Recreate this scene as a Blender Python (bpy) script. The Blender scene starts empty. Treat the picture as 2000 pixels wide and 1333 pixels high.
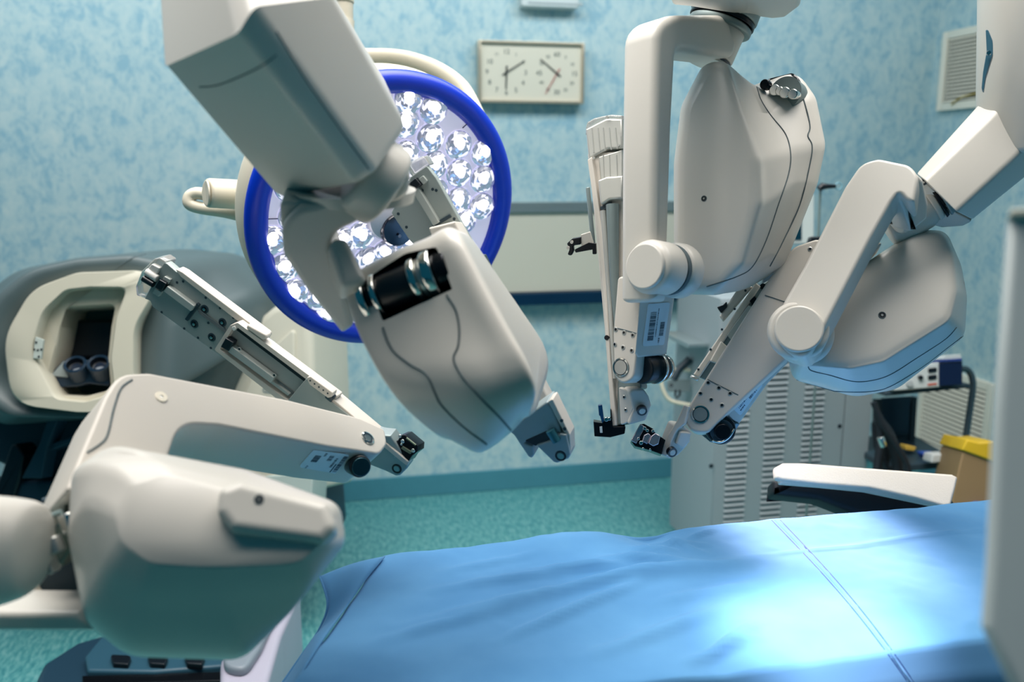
import bpy, bmesh, math, random
from mathutils import Vector, Matrix
from mathutils.bvhtree import BVHTree
random.seed(7)
scn = bpy.context.scene
COL = scn.collection

# ------------------------------------------------------------------ camera
FPX = 1700.0
PSI, PIT = math.radians(11.9), math.radians(11.15)
C0 = Vector((0, 0, 1.55))
F = Vector((math.sin(PSI)*math.cos(PIT), math.cos(PSI)*math.cos(PIT), -math.sin(PIT)))
U = Vector((math.sin(PSI)*math.sin(PIT), math.cos(PSI)*math.sin(PIT), math.cos(PIT)))
R = Vector((math.cos(PSI), -math.sin(PSI), 0))
cd = bpy.data.cameras.new('camera'); cam = bpy.data.objects.new('camera', cd); COL.objects.link(cam)
cam.matrix_world = Matrix(((R.x, U.x, -F.x, C0.x), (R.y, U.y, -F.y, C0.y), (R.z, U.z, -F.z, C0.z), (0, 0, 0, 1)))
cd.sensor_width = 36; cd.lens = FPX*36/2000; cd.clip_start = 0.02; cd.clip_end = 50
cd.dof.use_dof = True; cd.dof.focus_distance = 1.62; cd.dof.aperture_fstop = 2.5
scn.camera = cam
scn.view_settings.view_transform = 'Standard'; scn.view_settings.look = 'None'
scn.view_settings.gamma = 1; scn.view_settings.use_curve_mapping = False
scn.view_settings.exposure = 0.0

def lin(c):
    c = c/255.0
    return c/12.92 if c <= 0.04045 else ((c+0.055)/1.055)**2.4
def rgb(r, g, b): return (lin(r), lin(g), lin(b), 1)

# ------------------------------------------------------------------ light
w = bpy.data.worlds.new('world'); scn.world = w; w.use_nodes = True
w.node_tree.nodes['Background'].inputs[0].default_value = (0.012, 0.155, 0.25, 1)
w.node_tree.nodes['Background'].inputs[1].default_value = 0.36
def lamp(name, kind, loc, target, energy, color, **kw):
    l = bpy.data.lights.new(name, kind); l.energy = energy; l.color = color
    for k, v in kw.items(): setattr(l, k, v)
    o = bpy.data.objects.new(name, l); COL.objects.link(o)
    o.location = loc
    o.rotation_euler = (Vector(target)-Vector(loc)).to_track_quat('-Z', 'Y').to_euler()
    return o
lamp('ceiling_and_fill_light', 'AREA', (0.3, 1.5, 3.05), (0.3, 1.5, 0), 71, (1.0, 0.95, 0.89), shape='RECTANGLE', size=3.2, size_y=1.4, spread=math.radians(115))
lamp('ceiling_and_fill_light', 'AREA', (-0.1, 2.6, 3.05), (-0.1, 4.0, 0.9), 70, (0.90, 0.97, 1.0), shape='RECTANGLE', size=5.0, size_y=0.6)  # fill light added to brighten the back wall, no fixture of the room
# beams of the operating lamps over the table
lamp('operating_lamp_beam', 'SPOT', (0.35, 0.75, 2.75), (0.69, 1.06, 0.88), 680, (1.0, 0.80, 0.84), spot_size=math.radians(11), spot_blend=0.85, shadow_soft_size=0.05)
lamp('operating_lamp_beam', 'SPOT', (0.95, 3.8, 2.35), (0.88, 1.43, 0.88), 2000, (1.0, 0.80, 0.84), spot_size=math.radians(8.5), spot_blend=0.9, shadow_soft_size=0.05)

# ------------------------------------------------------------------ materials
MATS = {}
def mat(name, col, rough=0.5, metal=0.0, var=0.04, scale=9.0, bump=0.0, emit=None, estr=0, trans=0, coat=0, spec=None):
    if name in MATS: return MATS[name]
    m = bpy.data.materials.new(name); m.use_nodes = True; nt = m.node_tree; N = nt.nodes; L = nt.links
    b = N['Principled BSDF']
    b.inputs['Roughness'].default_value = rough; b.inputs['Metallic'].default_value = metal
    if coat: b.inputs['Coat Weight'].default_value = coat; b.inputs['Coat Roughness'].default_value = 0.15
    if spec is not None: b.inputs['Specular IOR Level'].default_value = spec
    if trans: b.inputs['Transmission Weight'].default_value = trans
    tc = N.new('ShaderNodeTexCoord'); nz = N.new('ShaderNodeTexNoise'); nz.inputs['Scale'].default_value = scale; nz.inputs['Detail'].default_value = 4
    L.new(tc.outputs['Object'], nz.inputs['Vector'])
    mx = N.new('ShaderNodeMix'); mx.data_type = 'RGBA'
    c = list(col)
    mx.inputs[6].default_value = [max(0, v*(1-var)) for v in c[:3]]+[1]
    mx.inputs[7].default_value = [min(1, v*(1+var)) for v in c[:3]]+[1]
    L.new(nz.outputs['Fac'], mx.inputs[0]); L.new(mx.outputs[2], b.inputs['Base Color'])
    if bump:
        bp = N.new('ShaderNodeBump'); bp.inputs['Strength'].default_value = bump; bp.inputs['Distance'].default_value = 0.002
        n2 = N.new('ShaderNodeTexNoise'); n2.inputs['Scale'].default_value = scale*12
        L.new(tc.outputs['Object'], n2.inputs['Vector']); L.new(n2.outputs['Fac'], bp.inputs['Height']); L.new(bp.outputs[0], b.inputs['Normal'])
    if emit:
        b.inputs['Emission Color'].default_value = emit; b.inputs['Emission Strength'].default_value = estr
    MATS[name] = m; return m

PL = mat('cream_plastic', rgb(206, 202, 194), 0.38, var=0.02, coat=0.15)
PLM = mat('cream_painted_metal', rgb(205, 198, 188), 0.45, var=0.02)
GRYM = mat('grey_anodised_metal', rgb(128, 142, 142), 0.4, 0.35, var=0.03)
SIL = mat('satin_silver', rgb(190, 190, 186), 0.3, 0.75, var=0.03)
CHR = mat('chrome', rgb(225, 225, 220), 0.12, 1.0, var=0.02)
BLK = mat('black_plastic', rgb(14, 22, 30), 0.35, var=0.1)
BLM = mat('black_metal', rgb(24, 28, 34), 0.25, 0.6, var=0.1)
SEAM = mat('dark_seam', rgb(84, 98, 102), 0.8, var=0.05)
DRK = mat('dark_grey_plastic', rgb(40, 58, 68), 0.4, var=0.06)
STK = mat('white_label', rgb(214, 222, 226), 0.6, var=0.02)
INK = mat('label_ink', rgb(60, 72, 88), 0.7, var=0.05)
CLR = mat('clear_polycarbonate', rgb(225, 225, 222), 0.12, var=0.02, trans=0.75)
SHELL = mat('console_grey_shell', rgb(84, 98, 100), 0.4, var=0.04, scale=3)
BEZ = mat('console_cream_bezel', rgb(196, 190, 172), 0.5, var=0.02)
BLUE = mat('blue_rubber_ring', rgb(0, 50, 190), 0.35, var=0.05, coat=0.1)
LPL = mat('lamp_cream_enamel', rgb(205, 198, 180), 0.4, var=0.02)
CAB = mat('cabinet_grey_paint', rgb(156, 166, 170), 0.55, var=0.02)
BAR = mat('rubber_black', rgb(18, 26, 34), 0.6, var=0.1)

# ------------------------------------------------------------------ geometry helpers
def ray(x, y): return F + R*((x-1000)/FPX) - U*((y-666.5)/FPX)
def at(x, y, d): return C0 + ray(x, y)*d
def cv(r, u, f): return R*r + U*u + F*f

class Plane:
    def __init__(s, p, n):
        s.p = Vector(p); s.n = Vector(n).normalized()
        if s.n.dot(s.p-C0) > 0: s.n = -s.n                    # normal looks at the viewer's side
        a = s.n.cross(Vector((0, 0, 1)))
        if a.length < 0.1: a = s.n.cross(Vector((0, 1, 0)))
        s.a = a.normalized(); s.b = s.n.cross(s.a)
    def hit(s, x, y):
        r = ray(x, y); return C0 + r*((s.p-C0).dot(s.n)/r.dot(s.n))
    def off(s, k): return Plane(s.p - s.n*k, s.n)
    def to2(s, P): v = P-s.p; return (v.dot(s.a), v.dot(s.b))
    def to3(s, q, k=0): return s.p + s.a*q[0] + s.b*q[1] - s.n*k
def pl(x, y, d, n): return Plane(at(x, y, d), cv(*n))
def fr(d): return pl(1000, 666, d, (0, 0, -1))
def wx(v): return Plane((v, 2, 1), (1, 0, 0))
def wy(v): return Plane((0, v, 1), (0, 1, 0))
def wz(v): return Plane((0, 2, v), (0, 0, 1))
def p3(a, b, c):
    A, B, D = at(*a), at(*b), at(*c); return Plane(A, (B-A).cross(D-A))

def rnd(poly, seg=6, fixed=False, close=True):
    out = []; n = len(poly)
    for i in range(n):
        p = poly[i]; x, y = p[0], p[1]; r = p[2] if len(p) > 2 else 0
        if r <= 0:
            if fixed: r = 0.5
            else: out.append((x, y)); continue
        a = Vector(poly[i-1][:2]); b = Vector((x, y)); c = Vector(poly[(i+1) % n][:2])
        u = (a-b); v = (c-b); lu, lv = u.length, v.length; u.normalize(); v.normalize()
        cs = max(-0.9999, min(0.9999, u.dot(v))); th = math.acos(cs)
        t = min(r/math.tan(th/2), lu*0.49, lv*0.49)
        s = b+u*t; e = b+v*t
        for k in range(seg+1):
            q = k/seg; out.append(tuple(s*(1-q)**2 + b*2*q*(1-q)*0.97 + (s+e)*0.5*2*q*(1-q)*0.03 + e*q*q))
    return out

WL = {}
BV = {}
def link(name, me, m, par, org=None, smooth=True, ang=38, flatcap=True):
    o = bpy.data.objects.new(name, me)
    vs = [v.co.copy() for v in me.vertices]
    if org is None:
        org = Vector((0, 0, 0))
        for v in vs: org += v
        org /= max(1, len(vs))
        if par is None: org = Vector((org.x, org.y, min(v.z for v in vs)))
    for v in me.vertices: v.co -= org
    base = WL[par.name] if par is not None else Vector((0, 0, 0))
    o.location = org-base
    if par is not None: o.parent = par
    COL.objects.link(o); WL[o.name] = org
    ms = m if isinstance(m, (list, tuple)) else [m]
    for q in ms: me.materials.append(q)
    if smooth:
        me.shade_smooth()
        if ang < 180: me.set_sharp_from_angle(angle=math.radians(ang))
        for p in me.polygons:
            if len(p.vertices) > 8 and flatcap: p.use_smooth = False
    return o
def build(name, verts, faces, m, par=None, smooth=True, ang=38, fix=True, mi=None, org=None, soft=False):
    me = bpy.data.meshes.new(name); me.from_pydata([tuple(v) for v in verts], [], faces)
    if mi:
        for p, i in zip(me.polygons, mi): p.material_index = i
    if fix:
        bm = bmesh.new(); bm.from_mesh(me)
        bmesh.ops.remove_doubles(bm, verts=bm.verts, dist=1e-6)
        bmesh.ops.recalc_face_normals(bm, faces=bm.faces)
        bm.to_mesh(me); bm.free()
    me.update()
    return link(name, me, m, par, org, smooth, ang, not soft)
def bvh(o):
    if o.name not in BV:
        vs = [v.co + WL[o.name] for v in o.data.vertices]
        BV[o.name] = BVHTree.FromPolygons(vs, [list(p.vertices) for p in o.data.polygons])
    return BV[o.name]
def on(o, x, y):
    r = ray(x, y).normalized(); h = bvh(o).ray_cast(C0, r)
    if h[0] is None:
        return None, None
    n = h[1]
    if n.dot(r) > 0: n = -n
    return h[0], n

def root(name, label, cat, loc, group=None):
    o = bpy.data.objects.new(name, None); COL.objects.link(o); o.location = loc; o.empty_display_size = 0.05
    WL[o.name] = Vector(loc); o['label'] = label; o['category'] = cat
    if group: o['group'] = group
    return o
def tag(o, label=None, cat=None, group=None, kind=None):
    for k, v in (('label', label), ('category', cat), ('group', group), ('kind', kind)):
        if v: o[k] = v
    return o

def inset2(P, k):
    n = len(P); out = []
    for i in range(n):
        b = Vector(P[i]); u = v = None
        for q in range(1, n):
            u = b-Vector(P[(i-q) % n])
            if u.length > 1e-6: break
        for q in range(1, n):
            v = Vector(P[(i+q) % n])-b
            if v.length > 1e-6: break
        u.normalize(); v.normalize()
        n1 = Vector((-u.y, u.x)); n2 = Vector((-v.y, v.x)); m = n1+n2
        if m.length < 1e-4: m = n1.copy()
        m.normalize(); q = max(0.5, m.dot(n1)); out.append(b + m*(k/q))
    return out
def insets(P, ks):
    """inward offsets of a polygon for rising distances; edges that would turn over collapse to a point"""
    act = [Vector(p) for p in P]; mp = list(range(len(P))); at_ = 0.0; res = {}; mx = max(ks)
    for k in sorted(set(ks)):
        while k-at_ > 1e-7:
            st = min(k-at_, mx/12); nw = inset2(act, st); at_ += st
            while len(nw) > 3:
                bad = -1; n = len(nw)
                for i in range(n):
                    j = (i+1) % n; e0 = act[j]-act[i]; e1 = nw[j]-nw[i]
                    if e1.dot(e0) <= 0 or e1.length < 2e-5: bad = i; break
                if bad < 0: break
                i, j = bad, (bad+1) % n
                nw[i] = (nw[i]+nw[j])/2; act[i] = (act[i]+act[j])/2
                mp = [i if m == j else m for m in mp]
                del nw[j]; del act[j]; mp = [m-1 if m > j else m for m in mp]
            act = nw
        res[k] = [act[m].copy() for m in mp]
    return res
def maxinset(P, lim):
    """largest inset that opposite walls of a thin limb allow"""
    n = len(P); best = lim; E = [(Vector(P[i]), Vector(P[(i+1) % n])) for i in range(n)]
    for i, (a, b) in enumerate(E):
        d = b-a
        if d.length < 1e-6: continue
        d.normalize(); nn = Vector((-d.y, d.x)); c = (a+b)/2
        for j, (p, q) in enumerate(E):
            if j == i: continue
            e = q-p
            if e.length < 1e-6 or d.dot(e.normalized()) > -0.6: continue
            den = nn.x*e.y-nn.y*e.x
            if abs(den) < 1e-9: continue
            w_ = p-c; t = (w_.x*e.y-w_.y*e.x)/den; u_ = (w_.x*nn.y-w_.y*nn.x)/den
            if t > 1e-5 and -0.01 <= u_ <= 1.01: best = min(best, t*0.44)
    return best
def slab(name, poly, plane, t, b, m, par=None, vec=None, bb=None, seg=5, ang=38, org=None, back=1.0, pre=False):
    """solid with the given outline on a plane, real thickness t away from the viewer's side, rounded rim b"""
    pts = poly if pre else [plane.hit(x, y) for x, y in rnd(poly)]
    P = [plane.to2(p) for p in pts]; Q = []
    for p in P:
        if not Q or (Vector(p)-Vector(Q[-1])).length > 2e-5: Q.append(p)
    if (Vector(Q[0])-Vector(Q[-1])).length < 2e-5: Q.pop()
    A = sum(Q[i-1][0]*Q[i][1]-Q[i][0]*Q[i-1][1] for i in range(len(Q)))
    if A < 0: Q.reverse()
    if bb is None: bb = b
    b = min(b, t*0.49 if bb else t*0.95); bb = min(bb, t*0.49)
    if max(b, bb) > 0: lim = maxinset(Q, max(b, bb)*1.12)/1.12; b = min(b, lim); bb = min(bb, lim)
    ax = (-plane.n*t) if vec is None else Vector(vec)
    cx = sum(q[0] for q in Q)/len(Q); cy = sum(q[1] for q in Q)/len(Q)
    L = []
    if b > 0:
        L.append((b*1.12, 0))
        for k in range(seg+1):
            a = math.pi/2*k/seg; L.append((b*(1-math.sin(a)), b*(1-math.cos(a))))
    else: L.append((0, 0))
    if bb > 0:
        for k in range(seg+1):
            a = math.pi/2*k/seg; L.append((bb*(1-math.cos(a)), t-bb*(1-math.sin(a))))
        L.append((bb*1.12, t))
    else: L.append((0, t))
    V = []; n = len(Q); IN = insets(Q, [i_ for i_, _ in L if i_ > 1e-7] or [1e-6])
    for ins, dep in L:
        R2 = IN[ins] if ins > 1e-7 else [Vector(q) for q in Q]
        s = 1+(back-1)*dep/t
        for q in R2:
            V.append(plane.to3((cx+(q[0]-cx)*s, cy+(q[1]-cy)*s)) + ax*(dep/t))
    Fc = []
    for r in range(len(L)-1):
        for i in range(n):
            j = (i+1) % n; Fc.append((r*n+i, r*n+j, (r+1)*n+j, (r+1)*n+i))
    Fc.append(tuple(range(n))); Fc.append(tuple(range((len(L)-1)*n, len(L)*n)))
    return build(name, V, Fc, m, par, ang=ang, fix=True, org=org)

def cr(a, b, c, d, t):
    return 0.5*((2*b)+(c-a)*t+(2*a-5*b+4*c-d)*t*t+(3*b-a-3*c+d)*t*t*t)
def loft(name, rings, m, par=None, sub=4, ang=60, caps=(1, 1), crv=True, org=None, soft=False):
    """rings of equal point count (3D); smooth in between"""
    n = len(rings[0]); RR = []
    K = len(rings)
    for i in range(K-1):
        a = rings[max(0, i-1)]; b = rings[i]; c = rings[i+1]; d = rings[min(K-1, i+2)]
        for s in range(sub):
            t = s/sub
            RR.append([cr(a[j], b[j], c[j], d[j], t) if crv else b[j].lerp(c[j], t) for j in range(n)])
    RR.append(rings[-1])
    V = [p for r in RR for p in r]; Fc = []
    for r in range(len(RR)-1):
        for i in range(n):
            j = (i+1) % n; Fc.append((r*n+i, r*n+j, (r+1)*n+j, (r+1)*n+i))
    if caps[0]: Fc.append(tuple(range(n)))
    if caps[1]: Fc.append(tuple(range((len(RR)-1)*n, len(RR)*n)))
    return build(name, V, Fc, m, par, ang=ang, org=org, soft=soft)
def outline(poly, plane): return [plane.hit(x, y) for x, y in rnd(poly, fixed=True)]
def shrink(r, k, sh=Vector((0, 0, 0))):
    c = sum(r, Vector((0, 0, 0)))/len(r); return [c+(p-c)*k+sh for p in r]

def smooth_path(pts, n=8):
    out = []; K = len(pts)
    for i in range(K-1):
        a = pts[max(0, i-1)]; b = pts[i]; c = pts[i+1]; d = pts[min(K-1, i+2)]
        for s in range(n): out.append(cr(Vector(a), Vector(b), Vector(c), Vector(d), s/n))
    out.append(Vector(pts[-1])); return out
def tube(name, pts, r, m, par=None, n=12, closed=False, flat=1.0, org=None, nrm=None):
    pts = [Vector(p) for p in pts]; K = len(pts); rr = r if isinstance(r, (list, tuple)) else [r]*K
    V = []; Fc = []; up = None
    for i in range(K):
        t = (pts[(i+1) % K]-pts[i-1]) if closed else (pts[min(K-1, i+1)]-pts[max(0, i-1)])
        if t.length < 1e-9: t = Vector((0, 0, 1))
        t.normalize()
        if nrm is not None: up = nrm[i] if isinstance(nrm, list) else nrm
        if up is None: up = t.orthogonal()
        s = t.cross(up)
        if s.length < 1e-6: s = t.orthogonal()
        s.normalize(); u = s.cross(t).normalized(); up = u
        for k in range(n):
            a = 2*math.pi*k/n; V.append(pts[i]+s*math.cos(a)*rr[i]+u*math.sin(a)*rr[i]*flat)
    for i in range(K if closed else K-1):
        for k in range(n):
            i2 = (i+1) % K; Fc.append((i*n+k, i*n+(k+1) % n, i2*n+(k+1) % n, i2*n+k))
    if not closed: Fc.append(tuple(range(n))); Fc.append(tuple(range((K-1)*n, K*n)))
    return build(name, V, Fc, m, par, ang=60, org=org)
def lathe(name, p, axis, prof, m, par=None, seg=40, mi=None, ang=35, org=None, flat=1.0, up=None, fix=True, closed=False):
    """prof: (radius, height along axis)"""
    ax = Vector(axis).normalized(); s = ax.orthogonal().normalized() if up is None else (Vector(up)-ax*Vector(up).dot(ax)).normalized()
    u = ax.cross(s); V = []; Fc = []; M = []
    for r, h in prof:
        for k in range(seg):
            a = 2*math.pi*k/seg; V.append(Vector(p)+ax*h+s*math.cos(a)*max(r, 1e-7)+u*math.sin(a)*max(r, 1e-7)*flat)
    K = len(prof)
    for i in range(K if closed else K-1):
        for k in range(seg):
            i2 = (i+1) % K; Fc.append((i*seg+k, i*seg+(k+1) % seg, i2*seg+(k+1) % seg, i2*seg+k)); M.append(mi[i] if mi else 0)
    if not closed:
        if prof[0][0] > 1e-6: Fc.append(tuple(range(seg))); M.append(mi[0] if mi else 0)
        if prof[-1][0] > 1e-6: Fc.append(tuple(range((K-1)*seg, K*seg))); M.append(mi[-1] if mi else 0)
    me_fix = mi is None
    return build(name, V, Fc, m, par, ang=ang, fix=fix and me_fix, mi=M if mi else None, org=org)
def cyl(name, p0, p1, r, m, par=None, b=0.002, r2=None, seg=36, org=None):
    p0 = Vector(p0); p1 = Vector(p1); L = (p1-p0).length; r2 = r if r2 is None else r2; b = min(b, L*.3, r*.5, r2*.5)
    prof = [(r-b, 0)]+[(r-b*(1-math.sin(a)), b*(1-math.cos(a))) for a in (0.5, 1.0, 1.57)]
    prof += [(r2-b*(1-math.sin(a)), L-b*(1-math.cos(a))) for a in (1.57, 1.0, 0.5)]+[(r2-b, L)]
    return lathe(name, p0, p1-p0, prof, m, par, seg=seg, org=org)
def box(name, lo, hi, m, par=None, b=0.004, org=None):
    lo = Vector(lo); hi = Vector(hi); t = hi.y-lo.y
    P = Plane((lo.x, lo.y, lo.z), (0, -1, 0)) if lo.y > 0.05 else Plane((lo.x, lo.y, lo.z), (0, -1, 0))
    P.n = Vector((0, -1, 0)); P.a = Vector((1, 0, 0)); P.b = Vector((0, 0, 1))
    pts = [Vector((lo.x, lo.y, lo.z)), Vector((hi.x, lo.y, lo.z)), Vector((hi.x, lo.y, hi.z)), Vector((lo.x, lo.y, hi.z))]
    return slab(name, pts, P, t, b, m, par, seg=2, pre=True, org=org)
def obox(name, p, ax, ay, az, sx, sy, sz, m, par=None, b=0.001):
    """box centred at p with own axes; az is the outward one"""
    ax = Vector(ax).normalized(); az = Vector(az).normalized(); ay = az.cross(ax).normalized(); ax = ay.cross(az)
    P = Plane(p, az); P.n = az; P.a = ax; P.b = ay; P.p = Vector(p)+az*sz/2
    pts = [P.to3(q) for q in ((-sx/2, -sy/2), (sx/2, -sy/2), (sx/2, sy/2), (-sx/2, sy/2))]
    return slab(name, pts, P, sz, b, m, par, seg=2, pre=True)

def seam(name, target, px, r, par, m=None, lift=0.0):
    P = [];
    for q in smooth_path([Vector((a, b, 0)) for a, b in px], 8):
        h, n = on(target, q.x, q.y)
        if h is not None: P.append(h+n*lift)
    if len(P) > 2: return tube(name, P, r, m or SEAM, par, n=6)
def screw(target, x, y, par, r=0.004, m=None, name='screw', plane=None):
    if plane is not None: p, n = plane.hit(x, y), plane.n
    else: p, n = on(target, x, y)
    if p is None: return
    return lathe(name, p, n, [(r, -0.001), (r, 0.0006), (r*0.85, 0.0010), (r*0.6, 0.0010), (r*0.55, 0.0002), (0, 0.0002)], [m or SIL, BLK], par, seg=16, mi=[0, 0, 0, 1, 1])
def hole(target, x, y, par, r=0.005, m=None, name='screw_hole', plane=None):
    if plane is not None: p, n = plane.hit(x, y), plane.n
    else: p, n = on(target, x, y)
    if p is None: return
    return lathe(name, p, n, [(r*1.25, -0.001), (r*1.25, 0.0007), (r, 0.0008), (r*0.9, 0.0002), (r*0.45, 0.0002), (r*0.4, 0.0008), (0, 0.0008)], [SEAM, BLK, SIL], par, seg=20, mi=[0, 0, 1, 1, 1, 2])
def quads(name, plane, corners, rects, m, par, lift):
    """flat print: rects (u0,v0,u1,v1) inside a four-cornered patch"""
    A, B, Cc, D = [plane.hit(*c) for c in corners]
    def uv(u, v): return A.lerp(B, u).lerp(D.lerp(Cc, u), v)+plane.n*lift
    V = []; Fc = []
    for (u0, v0, u1, v1) in rects:
        k = len(V); V += [uv(u0, v0), uv(u1, v0), uv(u1, v1), uv(u0, v1)]; Fc.append((k, k+1, k+2, k+3))
    return build(name, V, Fc, m, par, smooth=False, fix=False)
def label(par, plane, corners, rects, lift=0.0012):
    s = slab('sticker', [(c[0], c[1], 4) for c in corners], plane.off(-lift), lift*0.9, 0.0, STK, par)
    s['label'] = 'white barcode sticker'
    quads('barcode', plane, corners, rects, INK, s, lift+0.0003)
    return s
def bars(u0, v0, u1, v1, n, rs=None):
    rs = rs or random.Random(n); out = []; w = (v1-v0)/n
    for i in range(n):
        k = rs.choice((0.35, 0.6, 0.75)); out.append((u0, v0+i*w, u1, v0+i*w+w*k))
    return out
def hbars(u0, v0, u1, v1, n, rs=None):
    rs = rs or random.Random(n); out = []; w = (u1-u0)/n
    for i in range(n):
        k = rs.choice((0.35, 0.6, 0.75)); out.append((u0+i*w, v0, u0+i*w+w*k, v1))
    return out
def cut(o, cutter):
    o.data.materials.append(BLK); cutter.data.materials.clear()
    for m_ in o.data.materials: cutter.data.materials.append(m_)
    for p_ in cutter.data.polygons: p_.material_index = 1
    md = o.modifiers.new('cut', 'BOOLEAN'); md.operation = 'DIFFERENCE'; md.solver = 'EXACT'; md.object = cutter
    bpy.context.view_layer.update()
    dg = bpy.context.evaluated_depsgraph_get()
    me = bpy.data.meshes.new_from_object(o.evaluated_get(dg), depsgraph=dg)
    o.modifiers.clear(); old = o.data; o.data = me
    me.shade_smooth(); me.set_sharp_from_angle(angle=math.radians(38))
    bpy.data.objects.remove(cutter); BV.pop(o.name, None)
def text(name, s, p, xdir, ydir, size, m, par, th=0.0004, align='CENTER'):
    cu = bpy.data.curves.new(name, 'FONT'); cu.body = s; cu.size = size; cu.extrude = th; cu.align_x = align; cu.align_y = 'CENTER'
    t = bpy.data.objects.new(name+'_tmp', cu); COL.objects.link(t); bpy.context.view_layer.update()
    dg = bpy.context.evaluated_depsgraph_get(); me = bpy.data.meshes.new_from_object(t.evaluated_get(dg), depsgraph=dg)
    bpy.data.objects.remove(t)
    x = Vector(xdir).normalized(); y = Vector(ydir).normalized(); z = x.cross(y)
    for v in me.vertices: c = v.co.copy(); v.co = Vector(p)+x*c.x+y*c.y+z*c.z
    me.materials.clear()
    return link(name, me, m, par, smooth=False)

# ================================================================== SETTING
def wallmat():
    m = bpy.data.materials.new('blue_mottled_vinyl_wall'); m.use_nodes = True; N = m.node_tree.nodes; L = m.node_tree.links
    b = N['Principled BSDF']; b.inputs['Roughness'].default_value = 0.55
    tc = N.new('ShaderNodeTexCoord')
    n1 = N.new('ShaderNodeTexNoise'); n1.inputs['Scale'].default_value = 15; n1.inputs['Detail'].default_value = 8; n1.inputs['Roughness'].default_value = 0.7; n1.inputs['Distortion'].default_value = 0.6
    n2 = N.new('ShaderNodeTexNoise'); n2.inputs['Scale'].default_value = 46; n2.inputs['Detail'].default_value = 4
    mp = N.new('ShaderNodeMapping'); mp.inputs['Scale'].default_value = (1, 1, 0.75)
    L.new(tc.outputs['Object'], mp.inputs[0]); L.new(mp.outputs[0], n1.inputs['Vector']); L.new(mp.outputs[0], n2.inputs['Vector'])
    a = N.new('ShaderNodeMath'); a.operation = 'MULTIPLY_ADD'; a.inputs[1].default_value = 0.36
    L.new(n2.outputs['Fac'], a.inputs[0]); L.new(n1.outputs['Fac'], a.inputs[2])
    r = N.new('ShaderNodeValToRGB'); e = r.color_ramp.elements
    e[0].position = 0.55; e[0].color = rgb(148, 188, 202); e[1].position = 0.92; e[1].color = rgb(202, 218, 216)
    q = e.new(0.70); q.color = rgb(182, 208, 211)
    L.new(a.outputs[0], r.inputs[0]); L.new(r.outputs[0], b.inputs['Base Color'])
    return m
def floormat():
    m = bpy.data.materials.new('teal_streaked_vinyl_floor'); m.use_nodes = True; N = m.node_tree.nodes; L = m.node_tree.links
    b = N['Principled BSDF']; b.inputs['Roughness'].default_value = 0.42
    tc = N.new('ShaderNodeTexCoord'); mp = N.new('ShaderNodeMapping'); mp.inputs['Scale'].default_value = (48, 14, 1); mp.inputs['Rotation'].default_value = (0, 0, 0.25)
    n1 = N.new('ShaderNodeTexNoise'); n1.inputs['Scale'].default_value = 1.6; n1.inputs['Detail'].default_value = 6; n1.inputs['Roughness'].default_value = 0.65
    L.new(tc.outputs['Object'], mp.inputs[0]); L.new(mp.outputs[0], n1.inputs['Vector'])
    r = N.new('ShaderNodeValToRGB'); e = r.color_ramp.elements
    e[0].position = 0.34; e[0].color = rgb(50, 122, 130); e[1].position = 0.68; e[1].color = rgb(118, 172, 172)
    q = e.new(0.5); q.color = rgb(80, 148, 150)
    L.new(n1.outputs['Fac'], r.inputs[0]); L.new(r.outputs[0], b.inputs['Base Color'])
    return m
WM, FM = wallmat(), floormat()
tag(box('floor', (-4.5, -4.5, -0.05), (3.0, 4.0, 0.0), FM, None, b=0), kind='structure')
tag(box('wall_back', (-4.5, 4.0, -0.05), (3.1, 4.1, 3.1), WM, None, b=0), kind='structure')
tag(box('wall_right', (3.0, -4.5, -0.05), (3.1, 4.0, 3.1), WM, None, b=0), kind='structure')
BB = mat('teal_coved_skirting', rgb(74, 140, 156), 0.5, var=0.06, scale=20)
tag(box('baseboard_back', (-4.5, 3.985, 0.0), (3.0, 4.0, 0.105), BB, None, b=0.004), kind='structure')
tag(box('baseboard_right', (2.985, -4.5, 0.0), (3.0, 3.985, 0.105), BB, None, b=0.004), kind='structure')
# upright vinyl weld seams
for i, x in enumerate((-1.63,)):
    tag(box('trim_%d' % (i+1), (x-0.012, 3.997, 0.1), (x+0.012, 4.0, 3.1), mat('pale_weld_strip', rgb(170, 200, 204), 0.5), None, b=0.001), kind='structure')

# wall clock with two dials ------------------------------------------------
ck = root('wall_clock', 'white rectangular two-dial clock in a silver frame on the blue wall', 'clock', (0.922, 3.97, 1.845))
CKF = mat('clock_cream_face', rgb(226, 218, 198), 0.55, var=0.01)
box('face', (0.69, 3.955, 1.853), (1.155, 3.99, 2.099), CKF, ck, b=0.001)
box('back_case', (0.686, 3.975, 1.849), (1.159, 4.0, 2.103), mat('clock_case', rgb(120, 128, 124), 0.5), ck, b=0.002)
FRM = mat('brushed_champagne_metal', rgb(214, 200, 176), 0.3, 0.7)
for lo, hi in (((0.68, 3.94, 1.843), (0.692, 3.99, 2.109)), ((1.153, 3.94, 1.843), (1.165, 3.99, 2.109)),
               ((0.692, 3.94, 2.097), (1.153, 3.99, 2.109)), ((0.692, 3.94, 1.843), (1.153, 3.99, 1.855))):
    box('frame', lo, hi, FRM, ck, b=0.002)
CKI = mat('clock_print', rgb(72, 86, 84), 0.6)
yf = 3.9545
def dial(cx, cz, r, marks, big):
    for a, s in marks:
        t = math.radians(a); text('numeral', s, (cx+r*math.sin(t), yf, cz+r*math.cos(t)), (1, 0, 0), (0, 0, 1), 0.030 if s in big else 0.020, CKI, ck)
dial(0.808, 1.975, 0.088, [(30*i, str(i if i else 12)) for i in range(12)], ('12', '3', '6', '9', '10', '4', '5', '7', '8'))
dial(1.040, 1.975, 0.082, [(30*i, str(5*i if i else 60)) for i in range(12)], ('60', '15', '30', '45'))
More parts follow.
